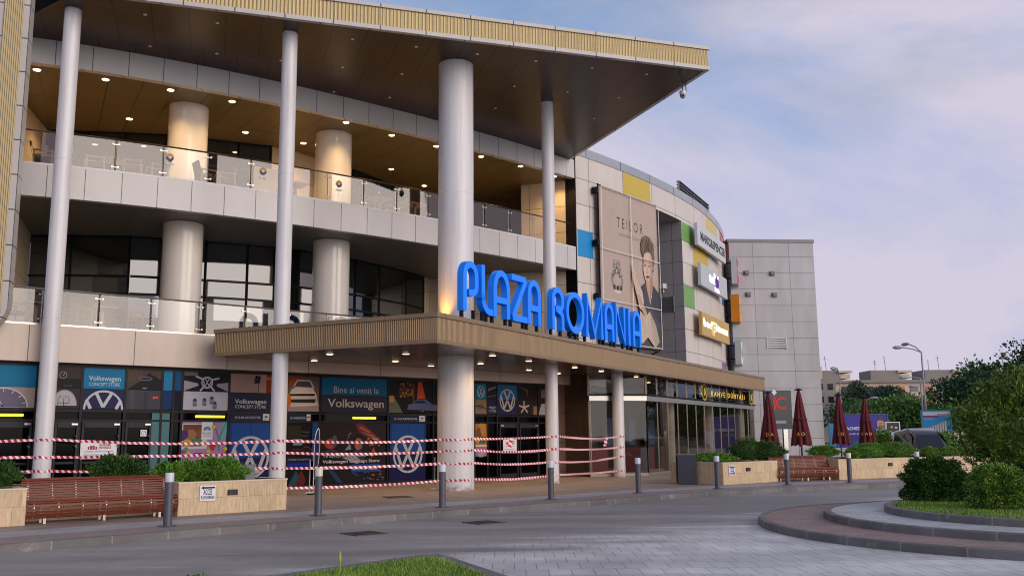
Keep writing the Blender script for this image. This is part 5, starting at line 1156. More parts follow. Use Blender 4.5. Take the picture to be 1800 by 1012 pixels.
# ---- signs on the planters
def plan_sign(name, label, cat, s, e, d, z, w, h, draw, back, grp=None):
    a = math.atan2(e[1]-s[1], e[0]-s[0]); x, y = s[0]+math.cos(a)*d+math.sin(a)*.03, s[1]+math.sin(a)*d-math.cos(a)*.03
    F = Flat(.001); F.rect(0, 0, w, h, back); draw(F, w, h); return F.put(name, label, cat, (x, y, z), a, back=(w, h, .026, back), group=grp)
def acces(F, w, h):
    F.poly([(.06*w, .86*h), (.25*w, .98*h), (.25*w, .91*h), (.95*w, .91*h), (.95*w, .80*h), (.25*w, .80*h), (.25*w, .73*h)], '1c1c20').text('ACCES', .5*w, .40*h, .17, '1c1c20', width=.56*w, bold=.02).text('PLAZA ROMANIA', .5*w, .12*h, .1, '1c1c20', width=.86*w, bold=.02)
plan_sign('arrow_sign', 'white ACCES arrow sign on the left planter', 'sign', PLP[4], PLP[5], .47, .30, .36, .33, acces, 'dcdce2')
plan_sign('arrow_sign', 'white ACCES arrow sign on the right planter', 'sign', PRP[1], PRP[2], .30, .30, .34, .33, acces, 'dcdce2')
for i, (s, e, d, z, lb) in enumerate(((PLP[4], PLP[5], 1.13, .40, 'small black wall outlet on the left planter beside the arrow sign'), (PRP[1], PRP[2], 1.28, .42, 'small black wall outlet on the right planter beside the arrow sign'), (PRP[5], PRP[6], 2.75, .44, 'small black wall outlet on the plain right planter front left of the clipped shrub'))):
    plan_sign('wall_outlet', lb, 'outlet', s, e, d, z, .23, .12, lambda F, w, h: F.rect(.01, .055, w-.02, .055, '35333a').text('230V 16A', .5*w, .015, .03, '8a8078', width=.6*w), '17161a', 'black outlets on the planters')
t = thing('electrical_box', 'plain grey metal box on the soil of the left planter', 'box', (-6.35, 22.9, .66))
g = MB(); g.box((0, 0, .19), (.25, .2, .34), R(40)); g.build('body', mat('box_grey', '6b6d70', .5, var=.06), t, world=False); g = MB(); g.box((0, 0, .37), (.28, .23, .02), R(40)); g.build('lid', m_grey, t, world=False)
# ---- bin
t = thing('litter_bin', 'tall dark grey rectangular bin beside the right planter', 'bin', (5.98, 33.0, .004), R(-8))
g = MB(); g.box((0, 0, .5), (.62, .5, .96)); g.build('body', mat('bin_grey', '42434b', .4, .3, var=.05), t, world=False)
g = MB(); g.box((0, 0, .012), (.58, .46, .02)); g.build('base', m_dark, t, world=False); g = MB(); g.box((0, 0, .995), (.64, .52, .03)); g.build('lid', m_grey, t, world=False)
g = MB(); g.box((-.335, 0, .5), (.05, .46, .9)); g.build('side_panel', m_dark, t, world=False)
# ---- barrier tapes round the columns
def tape_material():
    m, nt, b = newmat('barrier_tape'); t = N(nt, 'ShaderNodeTexCoord'); s = N(nt, 'ShaderNodeSeparateXYZ', {0: t.outputs['UV']})
    a = N(nt, 'ShaderNodeMath', {0: s.outputs[1], 1: .55}, operation='MULTIPLY'); c = N(nt, 'ShaderNodeMath', {0: s.outputs[0], 1: a.outputs[0]}, operation='ADD')
    d = N(nt, 'ShaderNodeMath', {0: c.outputs[0], 1: .15}, operation='DIVIDE'); f = N(nt, 'ShaderNodeMath', {0: d.outputs[0]}, operation='FRACT'); g_ = N(nt, 'ShaderNodeMath', {0: f.outputs[0], 1: .5}, operation='GREATER_THAN')
    x = N(nt, 'ShaderNodeMix', {'Factor': g_.outputs[0], 'A': lin('e2dce2'), 'B': lin('c01f3a')}, data_type='RGBA'); nt.links.new(x.outputs['Result'], b.inputs['Base Color']); b.inputs['Roughness'].default_value = .35; return m
m_tape = tape_material()
def tape(z0, label, seed, half=.042):
    q_ = random.Random(seed); P = [(-17.5, 24.2, z0)]
    seq = COLS
    for i, (x, y, r, _) in enumerate(seq):
        d0 = Vector((x, y)); to = -d0.normalized()          # towards the viewer's side: the street face of the column
        st = Vector((seq[min(i+1, 4)][0]-seq[max(i-1, 0)][0], seq[min(i+1, 4)][1]-seq[max(i-1, 0)][1])).normalized(); nrm = Vector((st.y, -st.x)); c0 = math.atan2(nrm.y, nrm.x)
        zz = z0+q_.uniform(-.05, .05)
        for a in range(-75, 76, 15): an = c0+R(a); P.append((x+(r+.012)*math.cos(an), y+(r+.012)*math.sin(an), zz+q_.uniform(-.016, .016)))
    full = []
    for a, b in zip(P[:-1], P[1:]):
        l = math.dist(a, b); n = max(1, int(l/.5)); sag = q_.uniform(.008, .045)*l if l > 2 else 0
        for k in range(n):
            u = k/n; full.append((a[0]+(b[0]-a[0])*u, a[1]+(b[1]-a[1])*u, a[2]+(b[2]-a[2])*u-sag*4*u*(1-u)*.35))
    full.append(P[-1]); g = MB(); u = 0; U = [0]
    for a, b in zip(full[:-1], full[1:]): u += math.dist(a, b); U.append(u)
    tw = [.022*math.sin(i*.9+seed)+q_.uniform(-.012, .012) for i, _ in enumerate(full)]
    g.grid([[(p[0], p[1]-.0, p[2]-half) for p in full], [(p[0]+w, p[1]-w, p[2]+half*(.45+.55*q_.random())) for p, w in zip(full, tw)]], 0, [[(u, 0) for u in U], [(u, .084) for u in U]])
    return tag(g.build('barrier_tape', m_tape, loc=(-12.9, 25.8, z0)), label, 'tape', 'barrier tapes strung between the columns')
for i, (z, w) in enumerate(((1.63, 'topmost red and white barrier tape strung across the columns'), (1.24, 'red and white barrier tape strung second from the top'), (.79, 'red and white barrier tape strung third from the top'), (.28, 'lowest red and white barrier tape strung just above the paving'))): tape(z, w, 20+i)
for x, y, z, w in ((-.2, 31.6, 1.27, 'left of the second slim canopy column'), (3.55, 37.9, 1.27, 'left of the last slim canopy column')):
    g = MB(); g.face([(0, 0, 0), (.12, .03, 0), (.2, .05, .34), (.08, .02, .34)], 0, [(0, 0), (0, .1), (.34, .1), (.34, 0)]); tag(g.build('tape_end', m_tape, None), 'short loose end of red and white tape hanging '+w, 'tape', 'loose tape ends').location = (x, y-.35, z)
# ---- stanchions and feather flag by the shopfront
def stanchion(x, y, w):
    t = thing('stanchion', 'thin pale stanchion post on a round base '+w, 'stanchion', (x, y, .004), 0, 'pale stanchions'); g = MB(); g.lathe([(.02, .03), (.02, .95)], 0, 0, 10); g.lathe([(.03, .95), (.035, 1.0), (.02, 1.02)], 0, 0, 10); g.build('post', m_steel, t, world=False)
    g = MB(); g.lathe([(.16, 0), (.15, .02), (.03, .035)], 0, 0, 18); g.build('base', m_white, t, world=False)
stanchion(-6.25, 29.3, 'behind the second bollard'); stanchion(-2.55, 30.9, 'just left of the big column')
t = thing('feather_flag', 'narrow curved navy flag with white edges behind the second bollard', 'flag', (-5.98, 28.6, .004), R(72))
g = MB(); C_ = [(0, .45), (.0, 1.2), (.03, 1.6), (.12, 1.85), (.24, 1.95)]; D_ = [(.06, .45), (.22, .8), (.30, 1.2), (.31, 1.6), (.26, 1.93)]
g.grid([[(x, 0, z) for x, z in C_], [(x, .004, z) for x, z in D_]]); g.build('sail', flat('1d2a52'), t, world=False)
g = MB(); g.tube([(-.01, 0, 0.02)]+[(x-.01, 0, z) for x, z in spline(C_, 5)], .012, 6); g.build('pole', m_white, t, world=False)
g = MB(); g.tube([(x, .0, z) for x, z in spline(D_, 5)], .010, 5); g.build('edge', m_white, t, world=False)
g = MB(); g.lathe([(.2, 0), (.19, .03), (.02, .04)], 0, 0, 16); g.build('base', m_dark, t, world=False)
# ---- gullies in the road and plaza
m_iron = mat('cast_iron', '5a514b', .6, .5, var=.2, vs=20)
def grate(x, y, z, ang, label, w=.62):
    t = thing('drain_grate', label, 'grate', (x, y, z), ang); g = MB()
    for s in (-1, 1): g.box((s*w/2, 0, .008), (.04, w, .014)); g.box((0, s*w/2, .008), (w+.04, .04, .014))
    g.build('frame', m_iron, t, world=False); g = MB()
    for i in range(9): g.box((-w/2+.06+(w-.12)*i/8, 0, .009), (.03, w-.05, .012))
    g.box((0, 0, .002), (w-.02, w-.02, .003), 0, 1); g.build('bars', [m_iron, m_black], t, world=False)
grate(-2.8, 18.0, ROAD, R(38), 'square iron drain grate in the road, left of the other road grate'); grate(-.63, 20.1, ROAD, R(36), 'square iron drain grate in the road near the kerb, below the slim column'); grate(-3.25, 26.9, 0.001, R(20), 'flat iron drain grate in the plaza left of the big column', .7)

# ---- closed parasols
m_mar = mat('maroon_canvas', '5a0f1a', .8, var=.22, vs=3, bump=.5, bs=18); m_pole = mat('parasol_pole', '4a2a22', .5, var=.1)
def parasol(x, y, s, word, label, seed):
    t = thing('parasol', label, 'parasol', (x, y, .004), seed*.7, 'closed maroon parasols'); q_ = random.Random(seed)
    H0, H1 = 1.30*s, 3.42*s; n = 64; rows = []
    ph = [q_.uniform(-.25, .25) for _ in range(8)]
    for k in range(15):
        u = k/14; z = H1-(H1-H0)*u; R0 = (.05+.355*u**.62)*s; row = []
        for j in range(n):
            a = 2*math.pi*j/n; f = abs(math.sin(4*a+.6*math.sin(z*2+seed)+ph[int(j/n*8)]*.5))
            r = R0*(.62+.42*f*(.25+.75*u)); zz = z-(.10*s*f if k == 14 else 0)+.03*math.sin(3*a+seed)*u
            row.append((r*math.cos(a)+.03*u*math.sin(z*3), r*math.sin(a), zz))
        rows.append(row)
    g = MB(); g.grid(rows, 0, closed=True); g.face([p for p in rows[0]], 0); o = g.build('canopy', m_mar, t, world=False); smooth_angle(o, 60)
    g = MB(); k_ = .55; rr_ = (.05+.355*k_**.62)*s*1.0; g.lathe([(rr_*.93, H1-(H1-H0)*k_-.03), (rr_*.98, H1-(H1-H0)*k_), (rr_*.93, H1-(H1-H0)*k_+.03)], 0, 0, 24); g.build('strap', m_mar, t, world=False) if seed in (2, 4) else None
    g = MB(); g.lathe([(.035*s, .08), (.035*s, H1-.05)], 0, 0, 12); g.build('pole', m_pole, t, world=False)
    g = MB(); g.lathe([(.16*s, H1-.02), (.17*s, H1+.01), (.03, H1+.06)], 0, 0, 8); g.build('finial', m_dark, t, world=False)
    g = MB(); g.box((0, 0, .04), (.7, .7, .08)); g.build('base', m_dark, t, world=False)
    # gold letters along the hem, on the side facing the road
    for i, ch in enumerate(word):
        a = -math.pi/2-t.rotation_euler.z+(i-(len(word)-1)/2)*.42+(-x/y)*1.0
        F = Flat(.003); F.text(ch, 0, 0, .19*s, 'd8a82e', bold=.02); l = F.put('hem_letter', None, None, (0, 0, 0), 0, parent=None)
        l.parent = t; l.location = (.43*s*math.cos(a), .43*s*math.sin(a), H0+.30*s); l.rotation_euler = (0, 0, a+math.pi/2)
    return t
parasol(10.85, 40.2, 1.0, 'DA', 'closed maroon parasol standing in front of the dark pylon sign', 1)
parasol(11.47, 37.9, 1.0, 'AO', 'closed maroon parasol by itself in front of the pale tower wall', 2)
parasol(14.77, 42.9, 1.0, 'IO', 'closed maroon parasol just right of the tower, left of its twin', 3)
parasol(16.95, 45.6, 1.0, 'EAO', 'closed maroon parasol in front of the violet billboard, nearest the car', 4)

# ---- cafe chairs and tables on the terraces
m_wood = mat('chair_wood', '6e4630', .45, var=.12, vs=6); m_dkw = mat('dark_wicker', '2c221d', .7, var=.15, vs=12); m_ply = mat('pale_table', '9c8a74', .5, var=.1)
def armchair():
    t = thing('armchair', None, None)
    for sx in (-.28, .28):
        for sy in (-.26, .26): g = MB(); g.box((sx, sy, .31), (.05, .05, .62)); g.build('leg', m_wood, t, world=False)
        g = MB(); g.box((sx, 0, .64), (.07, .62, .035)); g.build('armrest', m_wood, t, world=False)
    g = MB(); g.box((0, 0, .40), (.52, .54, .10)); g.build('seat', m_dkw, t, world=False)
    g = MB(); g.bar((0, .24, .42), (0, .36, .90), .52, .06, up=(1, 0, 0)) if False else g.face([(-.26, .24, .44), (.26, .24, .44), (.26, .36, .92), (-.26, .36, .92)]); g.face([(-.26, .29, .44), (-.26, .41, .92), (.26, .41, .92), (.26, .29, .44)]); g.face([(-.26, .36, .92), (.26, .36, .92), (.26, .41, .92), (-.26, .41, .92)])
    g.build('backrest', m_dkw, t, world=False); return t
def ctable():
    t = thing('cafe_table', None, None); g = MB(); g.box((0, 0, .74), (.75, .75, .04)); g.build('tabletop', m_wood, t, world=False); g = MB(); g.box((0, 0, .37), (.09, .09, .70)); g.build('leg', m_wood, t, world=False); g = MB(); g.box((0, 0, .02), (.45, .45, .04)); g.build('base', m_dark, t, world=False); return t
ch0, tb0 = armchair(), ctable(); uc = [False, False]
def put(k, x, y, z, rz, label):
    s = (ch0, tb0)[k]; t = s if not uc[k] else copy_tree(s); uc[k] = True; t.location = (x, y, z); t.rotation_euler = (0, 0, rz)
    tag(t, label, ('chair', 'table')[k], ('armchairs on the terraces', 'tables on the terraces')[k])
def at_b(s, d): return BND.at(s, -d)
def at_a(s, d): return ARC.at(s, -d)
for s, d, rz, w in ((4.1, .9, 1.9, 'dark armchair at the far left of the lower terrace'), (5.85, .85, -1.1, 'armchair left of the small table on the lower terrace'), (7.35, .8, 1.9, 'armchair right of the small table on the lower terrace')): put(0, *at_b(s, d), 4.88, rz+BND.ang(s), w)
for s, d, w in ((4.75, 1.1, 'table beside the dark armchair at the far left of the lower terrace'), (6.6, 1.0, 'table between two armchairs on the lower terrace')): put(1, *at_b(s, d), 4.88, BND.ang(s), w)
for s, d, rz, w in ((.65, .8, 1.6, 'armchair at the far left of the upper terrace, left of the first slim column'), (2.2, .9, -1.5, 'armchair just right of the first slim column on the upper terrace'), (3.4, .75, 1.4, 'armchair left of the first big column on the upper terrace'), (4.2, .9, -1.4, 'armchair close to the covered table on the upper terrace'), (5.8, .7, 1.7, 'pale lit armchair below a round sticker on the upper terrace'), (6.5, .8, -1.6, 'dark armchair left of the menu board on the upper terrace'), (12.0, .8, 1.7, 'armchair just right of the second slim column on the upper terrace'), (13.6, .9, -1.4, 'armchair in front of the second big column on the upper terrace')): put(0, *at_a(s, d), 10.08, rz+ARC.ang(s), w)
for s, d, w in ((2.8, 1.2, 'table between the armchairs right of the first slim column upstairs'), (9.2, 1.0, 'table behind the glass left of the second slim column upstairs'), (12.8, 1.0, 'table right of the second slim column upstairs'), (14.4, .9, 'table below the rightmost round sticker upstairs')): put(1, *at_a(s, d), 10.08, ARC.ang(s), w)
t = thing('menu_board', 'square pale board standing behind the upper terrace glass', 'board', (*at_a(8.0, .7), 10.08), ARC.ang(8.0)); g = MB(); g.box((0, 0, .62), (1.0, .04, .95)); g.build('board', m_ply, t, world=False)
for sx in (-.4, .4): g = MB(); g.box((sx, .05, .3), (.04, .04, .6)); g.build('leg', m_wood, t, world=False)

# ================================================================ PLANTS
def leaves(name, P, D, size, mats, parent=None, loc=(0, 0, 0), asp=1.9, seed=0, mi=None, droop=0):
    """one mesh of small leaf blades: P points, D directions"""
    q = np.random.RandomState(seed); n = len(P); P = np.asarray(P, float)-np.array(loc); D = np.asarray(D, float); D /= np.linalg.norm(D, axis=1)[:, None]+1e-9
    A = q.normal(size=(n, 3)); S = np.cross(D, A); S /= np.linalg.norm(S, axis=1)[:, None]+1e-9
    sz = size*(.6+.8*q.rand(n))[:, None]
    V = np.stack([P-S*sz/asp*.35, P+D*sz*.45-S*sz/asp*.5, P+D*sz, P+D*sz*.5+S*sz/asp*.5], 1).reshape(-1, 3)
    me = bpy.data.meshes.new(name); me.vertices.add(4*n); me.vertices.foreach_set('co', V.astype(np.float32).ravel())
    me.loops.add(4*n); me.loops.foreach_set('vertex_index', np.arange(4*n, dtype=np.int32))
    me.polygons.add(n); me.polygons.foreach_set('loop_start', np.arange(0, 4*n, 4, dtype=np.int32)); me.polygons.foreach_set('loop_total', np.full(n, 4, dtype=np.int32))
    me.update(); me.validate()
    for m in (mats if isinstance(mats, list) else [mats]): me.materials.append(m)
    o = bpy.data.objects.new(name, me); COL.objects.link(o)
    if parent is not None: o.parent = parent
    return o
lm_box = leafmat('boxwood_leaf', '1d3410', '8fb444', .45, 6); lm_boxd = leafmat('dark_boxwood_leaf', '0f1f08', '466f24', .45, 6); lm_jun = leafmat('juniper_leaf', '1f4a12', '79a53a', .6, 3); lm_dk = leafmat('dark_juniper_leaf', '12260e', '47702a', .6, 3)
lm_con = leafmat('conifer_leaf', '13220a', '86a53e', .6, 1.0); lm_t1 = leafmat('tree_leaf_dark', '18301a', '4a6f40', .6, .4); lm_t2 = leafmat('tree_leaf_green', '28481e', '6d9444', .6, .4); lm_t3 = leafmat('tree_leaf_olive', '344a20', '9a9c4e', .6, .5)
lm_far = leafmat('far_tree_leaf', '1d2f24', '43604a', .6, .3); m_bark = mat('bark', '4a3b2e', .9, var=.3, vs=6)
BUMP = .13
def shell(q, n, c, r, lo=.75, power=2.0, zmin=-1.):
    """points near the surface of a bumpy super-ellipsoid, with outward directions"""
    d = q.normal(size=(n*2, 3)); d /= np.linalg.norm(d, axis=1)[:, None]; d = d[d[:, 2] > zmin][:n]
    k = (np.abs(d)**power).sum(1)**(-1/power)
    b = 1+BUMP*np.sin(d[:, 0]*7+c[0])*np.sin(d[:, 1]*6+c[1])+BUMP*.8*np.sin(d[:, 2]*9+c[0]*2)+BUMP*.6*np.sin(d[:, 0]*15+d[:, 2]*11)
    rad = (k*b*(lo+(1-lo)*q.rand(len(d))**.5))[:, None]
    return np.array(c)+d*rad*np.array(r), d
def shrub(name, label, cat, loc, parts, n, size, m, seed, power=2.2, zmin=-.8, lo=.72, updir=.25, group=None, stem=True, asp=1.9, core=.8, zcore=.02):
    t = thing(name, label, cat, loc, 0, group); q = np.random.RandomState(seed); P, D = [], []; tot = sum(r[0]*r[1]+r[0]*r[2] for _, r in parts)
    for c, r in parts:
        k = int(n*(r[0]*r[1]+r[0]*r[2])/tot); p, d = shell(q, k, c, r, lo, power, zmin); st_ = q.rand(len(p)) < .05; p[st_] += d[st_]*np.array(r)*(.05+.14*q.rand(st_.sum(), 1)); P.append(p); D.append(d+q.normal(size=d.shape)*.55+np.array([0, 0, updir]))
    leaves('foliage', np.concatenate(P), np.concatenate(D), size, m, t, seed=seed, asp=asp)
    g = MB()
    for c, r in parts:
        rows = []
        for i in range(9):
            v = -.8+1.75*i/8; rows.append([])
            for j in range(16):
                u = 2*math.pi*j/16; w = math.sqrt(max(0, 1-min(1, abs(v))**power))*core; rows[-1].append((c[0]+r[0]*w*math.cos(u)*(1+.08*math.sin(5*u+i)), c[1]+r[1]*w*math.sin(u), max(zcore, c[2]+r[2]*v*core)))
        g.grid(rows, 0, closed=True)
    if core: g.build('inner_foliage', m, t, world=False)
    if stem:
        g = MB(); rr = random.Random(seed)
        for c, r in parts:
            for i in range(5): a = rr.random()*6.28; g.tube([(c[0]*.4, c[1]*.4, .0), (c[0]+.3*r[0]*math.cos(a), c[1]+.3*r[1]*math.sin(a), max(.05, c[2]*.6)), (c[0]+.75*r[0]*math.cos(a), c[1]+.75*r[1]*math.sin(a), c[2]+.3*r[2])], [.018, .012, .005], 5)
            # dense inner mass of twigs
            p, d = shell(np.random.RandomState(seed+1), 260, c, tuple(x*.72 for x in r), .5, power, zmin)
            for a, b in zip(p[:200], d[:200]): e = Vector(a)+Vector(b)*.12*r[0]; g.tube([tuple(a*.75+np.array(c)*.25), tuple(e)], .006, 3)
        g.build('stems', m_bark, t, world=False)
    return t
# roundabout shrubs
shrub('clipped_shrub', 'large clipped dark green shrub on the roundabout lawn, left of the squat one', 'shrub', (8.84, 20.1, .22), [((0, 0, .42), (.58, .56, .40)), ((.06, .05, .48), (.48, .46, .34))], 26000, .046, lm_boxd, 1, 2.8, lo=.84)
shrub('clipped_shrub', 'squat clipped shrub with bright leaves on the roundabout lawn, in front', 'shrub', (9.06, 17.95, .22), [((0, 0, .37), (.46, .45, .36)), ((.06, 0, .43), (.38, .38, .32))], 20000, .044, lm_box, 2, 3.0, lo=.84)
def conifer(label, loc, parts, n, seed):
    t = thing('conifer_bush', label, 'bush', loc); q = np.random.RandomState(seed); P, D = [], []; g = MB(); rr = random.Random(seed)
    for c, r in parts:
        k = int(n*r[0]*r[2]); p, d = shell(q, k, c, r, .55, 2., -.9); cl = q.randint(0, len(p), len(p)//13)       # tufts of upward shoots
        ctr, dr = p[cl], d[cl]
        for a, b in zip(ctr, dr):
            m_ = 22; l = .30*(.6+.8*q.rand()); ax = b*.7+np.array([0, 0, .9])+q.normal(size=3)*.25; ax /= np.linalg.norm(ax)
            u = q.rand(m_, 1); P.append(a+ax*u*l+q.normal(size=(m_, 3))*.02); D.append(ax+q.normal(size=(m_, 3))*.6)
        for i in range(8):
            a = rr.random()*6.28; e = (c[0]+.8*r[0]*math.cos(a), c[1]+.8*r[1]*math.sin(a), c[2]+.5*r[2]*rr.random())
            g.tube([(rr.uniform(-.2, .2), rr.uniform(-.2, .2), 0), (c[0]*.5+.3*r[0]*math.cos(a), c[1]*.5+.3*r[1]*math.sin(a), c[2]*.5), e], [.05, .03, .01], 6)
    leaves('foliage', np.concatenate(P), np.concatenate(D), .085, lm_con, t, seed=seed, asp=3.4)
    gi = MB()
    for c, r in parts:
        p, d = shell(np.random.RandomState(seed+3), 240, c, tuple(x*.80 for x in r), .8, 2., -.9)
        rows = [[(c[0]+r[0]*.74*math.cos(2*math.pi*j/14)*math.cos(R(f))*(1+.1*math.sin(3*j+f)), c[1]+r[1]*.74*math.sin(2*math.pi*j/14)*math.cos(R(f)), max(.05, c[2]+r[2]*.74*math.sin(R(f)))) for j in range(14)] for f in (-75, -45, -15, 15, 45, 75, 88)]
        gi.grid(rows, 0, closed=True)
    gi.build('inner_foliage', lm_con, t, world=False)
    g.build('trunk', m_bark, t, world=False); return t
conifer('big shaggy dark green conifer bush behind the clipped shrubs at the right edge', (11.35, 20.75, .22), [((.2, .1, 1.35), (1.45, 1.4, 1.1)), ((.45, .1, 1.9), (1.05, 1.0, .80)), ((1.0, .2, 1.6), (1.1, 1.1, 1.1)), ((-.55, .2, 1.45), (.85, .8, .75)), ((-.15, 0, 1.95), (.7, .7, .55))], 9000, 5)
# planter shrubs: low feathery junipers and a dark rounded one
JG = 'shrubs in the travertine planters'
def pl(x, y): return (x, y, .66)
for args in (
    ('bright green spreading juniper in the left planter beside the grey box', pl(-7.05, 22.1), [((-.35, -.1, .18), (.55, .45, .26)), ((.22, 0, .21), (.62, .45, .30))], 14000, lm_jun, 11),
    ('small bright juniper in the left planter close behind the first bollard', pl(-7.75, 21.55), [((0, 0, .16), (.42, .35, .26))], 3800, lm_jun, 12),
    ('dark green juniper behind the middle of the left wooden bench', pl(-8.75, 21.0), [((0, 0, .32), (.52, .35, .28)), ((.25, .1, .30), (.4, .3, .24))], 8500, lm_dk, 13),
    ('dark green juniper at the far left edge behind the left planter front', pl(-10.75, 19.05), [((0, 0, .22), (.75, .5, .36)), ((.35, .2, .26), (.42, .4, .28)), ((-.8, -.5, .3), (.6, .5, .36))], 12000, lm_dk, 14),
    ('large dark rounded shrub in the right planter behind the arrow sign', pl(8.95, 35.0), [((-.35, 0, .38), (.62, .5, .42)), ((.35, 0, .34), (.70, .5, .38))], 9000, lm_dk, 15),
    ('low bright green shrub in the right planter next to the bin', pl(7.05, 33.7), [((0, 0, .14), (.85, .35, .20)), ((-.8, .3, .14), (.4, .3, .18))], 4500, lm_jun, 16),
    ('small green shrub behind the right wooden bench', pl(12.0, 36.9), [((0, 0, .28), (.6, .35, .24))], 3200, lm_jun, 17),
    ('small rounded shrub left of the long low hedge in the right planter', pl(13.2, 37.0), [((0, 0, .2), (.35, .3, .26)), ((.5, .1, .18), (.3, .3, .24))], 3200, lm_jun, 18),
    ('long low green hedge shrub in the right planter behind the cream bollard', pl(15.0, 38.4), [((-.6, 0, .26), (.8, .5, .32)), ((.4, .2, .28), (.9, .5, .34))], 7500, lm_jun, 19),
    ('round green ball shrub in the right planter, first of three before the car', pl(17.35, 39.7), [((0, 0, .12), (.40, .38, .27))], 3200, lm_box, 20),
    ('round green ball shrub in the right planter, second of three before the car', pl(18.25, 40.0), [((0, 0, .12), (.42, .40, .28))], 3200, lm_box, 21),
    ('wide green ball shrub in the right planter, third of three before the car', pl(19.25, 40.4), [((0, 0, .12), (.48, .44, .27))], 3200, lm_box, 22),
    ('dark shrub in the right planter between the car and the conifer bush', pl(21.2, 40.9), [((0, 0, .16), (.7, .6, .34)), ((.9, .2, .22), (.7, .6, .36))], 5200, lm_dk, 23)):
    label, loc, parts, n, m, sd = args
    shrub('planter_shrub', label, 'shrub', loc, parts, n, .068 if m is not lm_box else .055, m, sd, 2.0, -.35, .6, .5, JG, asp=3.0 if m is not lm_box else 1.9)
shrub('leafy_bush', 'light green leafy bush beside the tilted car, under the blue billboard', 'bush', (20.6, 45.2, 0), [((0, 0, .8), (.5, .5, .8)), ((.35, 0, .6), (.5, .5, .55))], 3600, .12, lm_jun, 30, 2., -.9, .5, .4)
shrub('leafy_bush', 'green bush rising between the violet billboard and the white framed poster', 'bush', (18.4, 47.5, 0), [((0, 0, .9), (.55, .5, .9))], 3000, .12, lm_jun, 31, 2., -.9, .5, .4)
shrub('tiny_plant', 'tiny leafy plant at the bottom edge of the road left of the lawn wedge', 'plant', (-3.78, 11.55, ROAD), [((0, 0, .05), (.17, .15, .09))], 260, .05, lm_jun, 32, 2., -.2, .3, .8, stem=False, core=0)
g = MB(); g.tube([(-2.15, 11.95, -.05), (-2.14, 11.94, .12), (-2.15, 11.95, .2)], [.006, .005, .004], 6); g.lathe([(.004, .10), (.018, .14), (.016, .2), (.003, .25)], -2.15, 11.95, 8); tag(g.build('seed_stalk', leafmat('stalk_green', '7a9a3a', 'b5c35a', .6), None, loc=(-2.15, 11.95, -.05)), 'single pale green seed stalk standing in the foreground lawn wedge', 'plant')
# ---- trees
def tree(label, loc, h, crown, m, seed, n=2600, size=.5, group='trees beyond the plaza', gaps=.35):
    t = thing('tree', label, 'tree', loc, 0, group); q = np.random.RandomState(seed); rr = random.Random(seed); g = MB(); z0 = h*.30
    top = h*.72; g.tube([(0, 0, -.2), (.1, 0, z0), (.0, .1, top)], [.045*h*.6, .03*h*.6, .008*h], 8)
    P, D = [], []; nb = 26
    for i in range(nb):
        d = q.normal(size=3); d /= np.linalg.norm(d); d[2] = abs(d[2])*.9-.35; k = .45+.55*q.rand()
        c = np.array([d[0]*crown*k, d[1]*crown*k, h*.62+d[2]*h*.40*k]); r = crown*(.22+.26*q.rand())
        k_ = n//nb; p, dd = shell(q, k_, c, (r, r, r*.8), .35, 2., -.9); P.append(p); D.append(dd+q.normal(size=dd.shape)*.6)
        b = Vector((0, 0, z0+(top-z0)*rr.random())); g.tube([tuple(b), tuple((b+Vector(c))/2+Vector((0, 0, .1*h*rr.random()-.03*h))), tuple(c)], [.012*h, .008*h, .003*h], 5)
    leaves('crown', np.concatenate(P), np.concatenate(D), size, m, t, seed=seed, asp=1.6); g.build('trunk', m_bark, t, world=False); return t

# ================================================================ BACKGROUND
T = [('dark tree close to the right edge of the tower', (45.2, 125, 0), 7.6, 4.0, lm_t1), ('dark rounded tree behind the two right parasols', (52.5, 128, 0), 6.9, 5.2, lm_t1),
     ('mid green tree right behind the violet billboard', (50.0, 104, 0), 5.7, 4.6, lm_t2), ('olive flowering tree between parasols and lamp posts', (50.8, 95, 0), 6.4, 4.6, lm_t3),
     ('olive flowering tree just left of the tall double lamp', (54.5, 98, 0), 5.8, 4.6, lm_t3), ('tall dark tree in front of the middle of the long apartment block', (62.0, 132, 0), 8.4, 3.6, lm_t1),
     ('broad green tree behind the single arm lamp', (66.5, 128, 0), 7.0, 5.6, lm_t1), ('green tree between the double lamp and the blue billboard', (62.0, 105, 0), 6.0, 5.0, lm_t2),
     ('green tree above the blue billboard', (58.5, 92, 0), 5.2, 4.6, lm_t2), ('broad tree filling the gap left of the big conifer', (68.0, 112, 0), 6.8, 5.8, lm_t2), ('dark tree behind the parasol nearest the tower', (40.5, 103, 0), 5.8, 4.2, lm_t2),
     ('low dark tree under the lamps behind the white framed poster', (41.5, 76, 0), 5.2, 3.6, lm_t1), ('low dark tree left of the blue billboard post', (44.5, 80, 0), 5.4, 3.8, lm_t1), ('low green tree behind the leftmost background parasol', (35.0, 85, 0), 5.8, 3.8, lm_t2),
     ('far tree poking above the roofline by the tower', (75, 205, 0), 14.6, 4.5, lm_far), ('far tree in front of the left rooftop hut', (79.5, 200, 0), 14.4, 4.0, lm_far), ('low dark tree behind the conifer bush', (52, 84, 0), 6.0, 4.4, lm_t1)]
for i, (lb, loc, h, cr, m) in enumerate(T): tree(lb, loc, h*(.88 if loc[1] < 150 else 1), cr, m, 100+i, 9000, .27 if loc[1] < 110 else .33)
tree('tall airy dark tree rising above the conifer bush', (41.2, 84, 0), 9.3, 3.6, lm_t1, 140, 8000, .30)
tree('dark tree cut by the right picture edge', (34.8, 62, 0), 8.6, 3.2, lm_t1, 141, 8000, .24)
tree('low tree in the gap between conifer bush and right edge', (36.5, 70, 0), 5.0, 3.4, lm_t2, 142, 4000, .3)
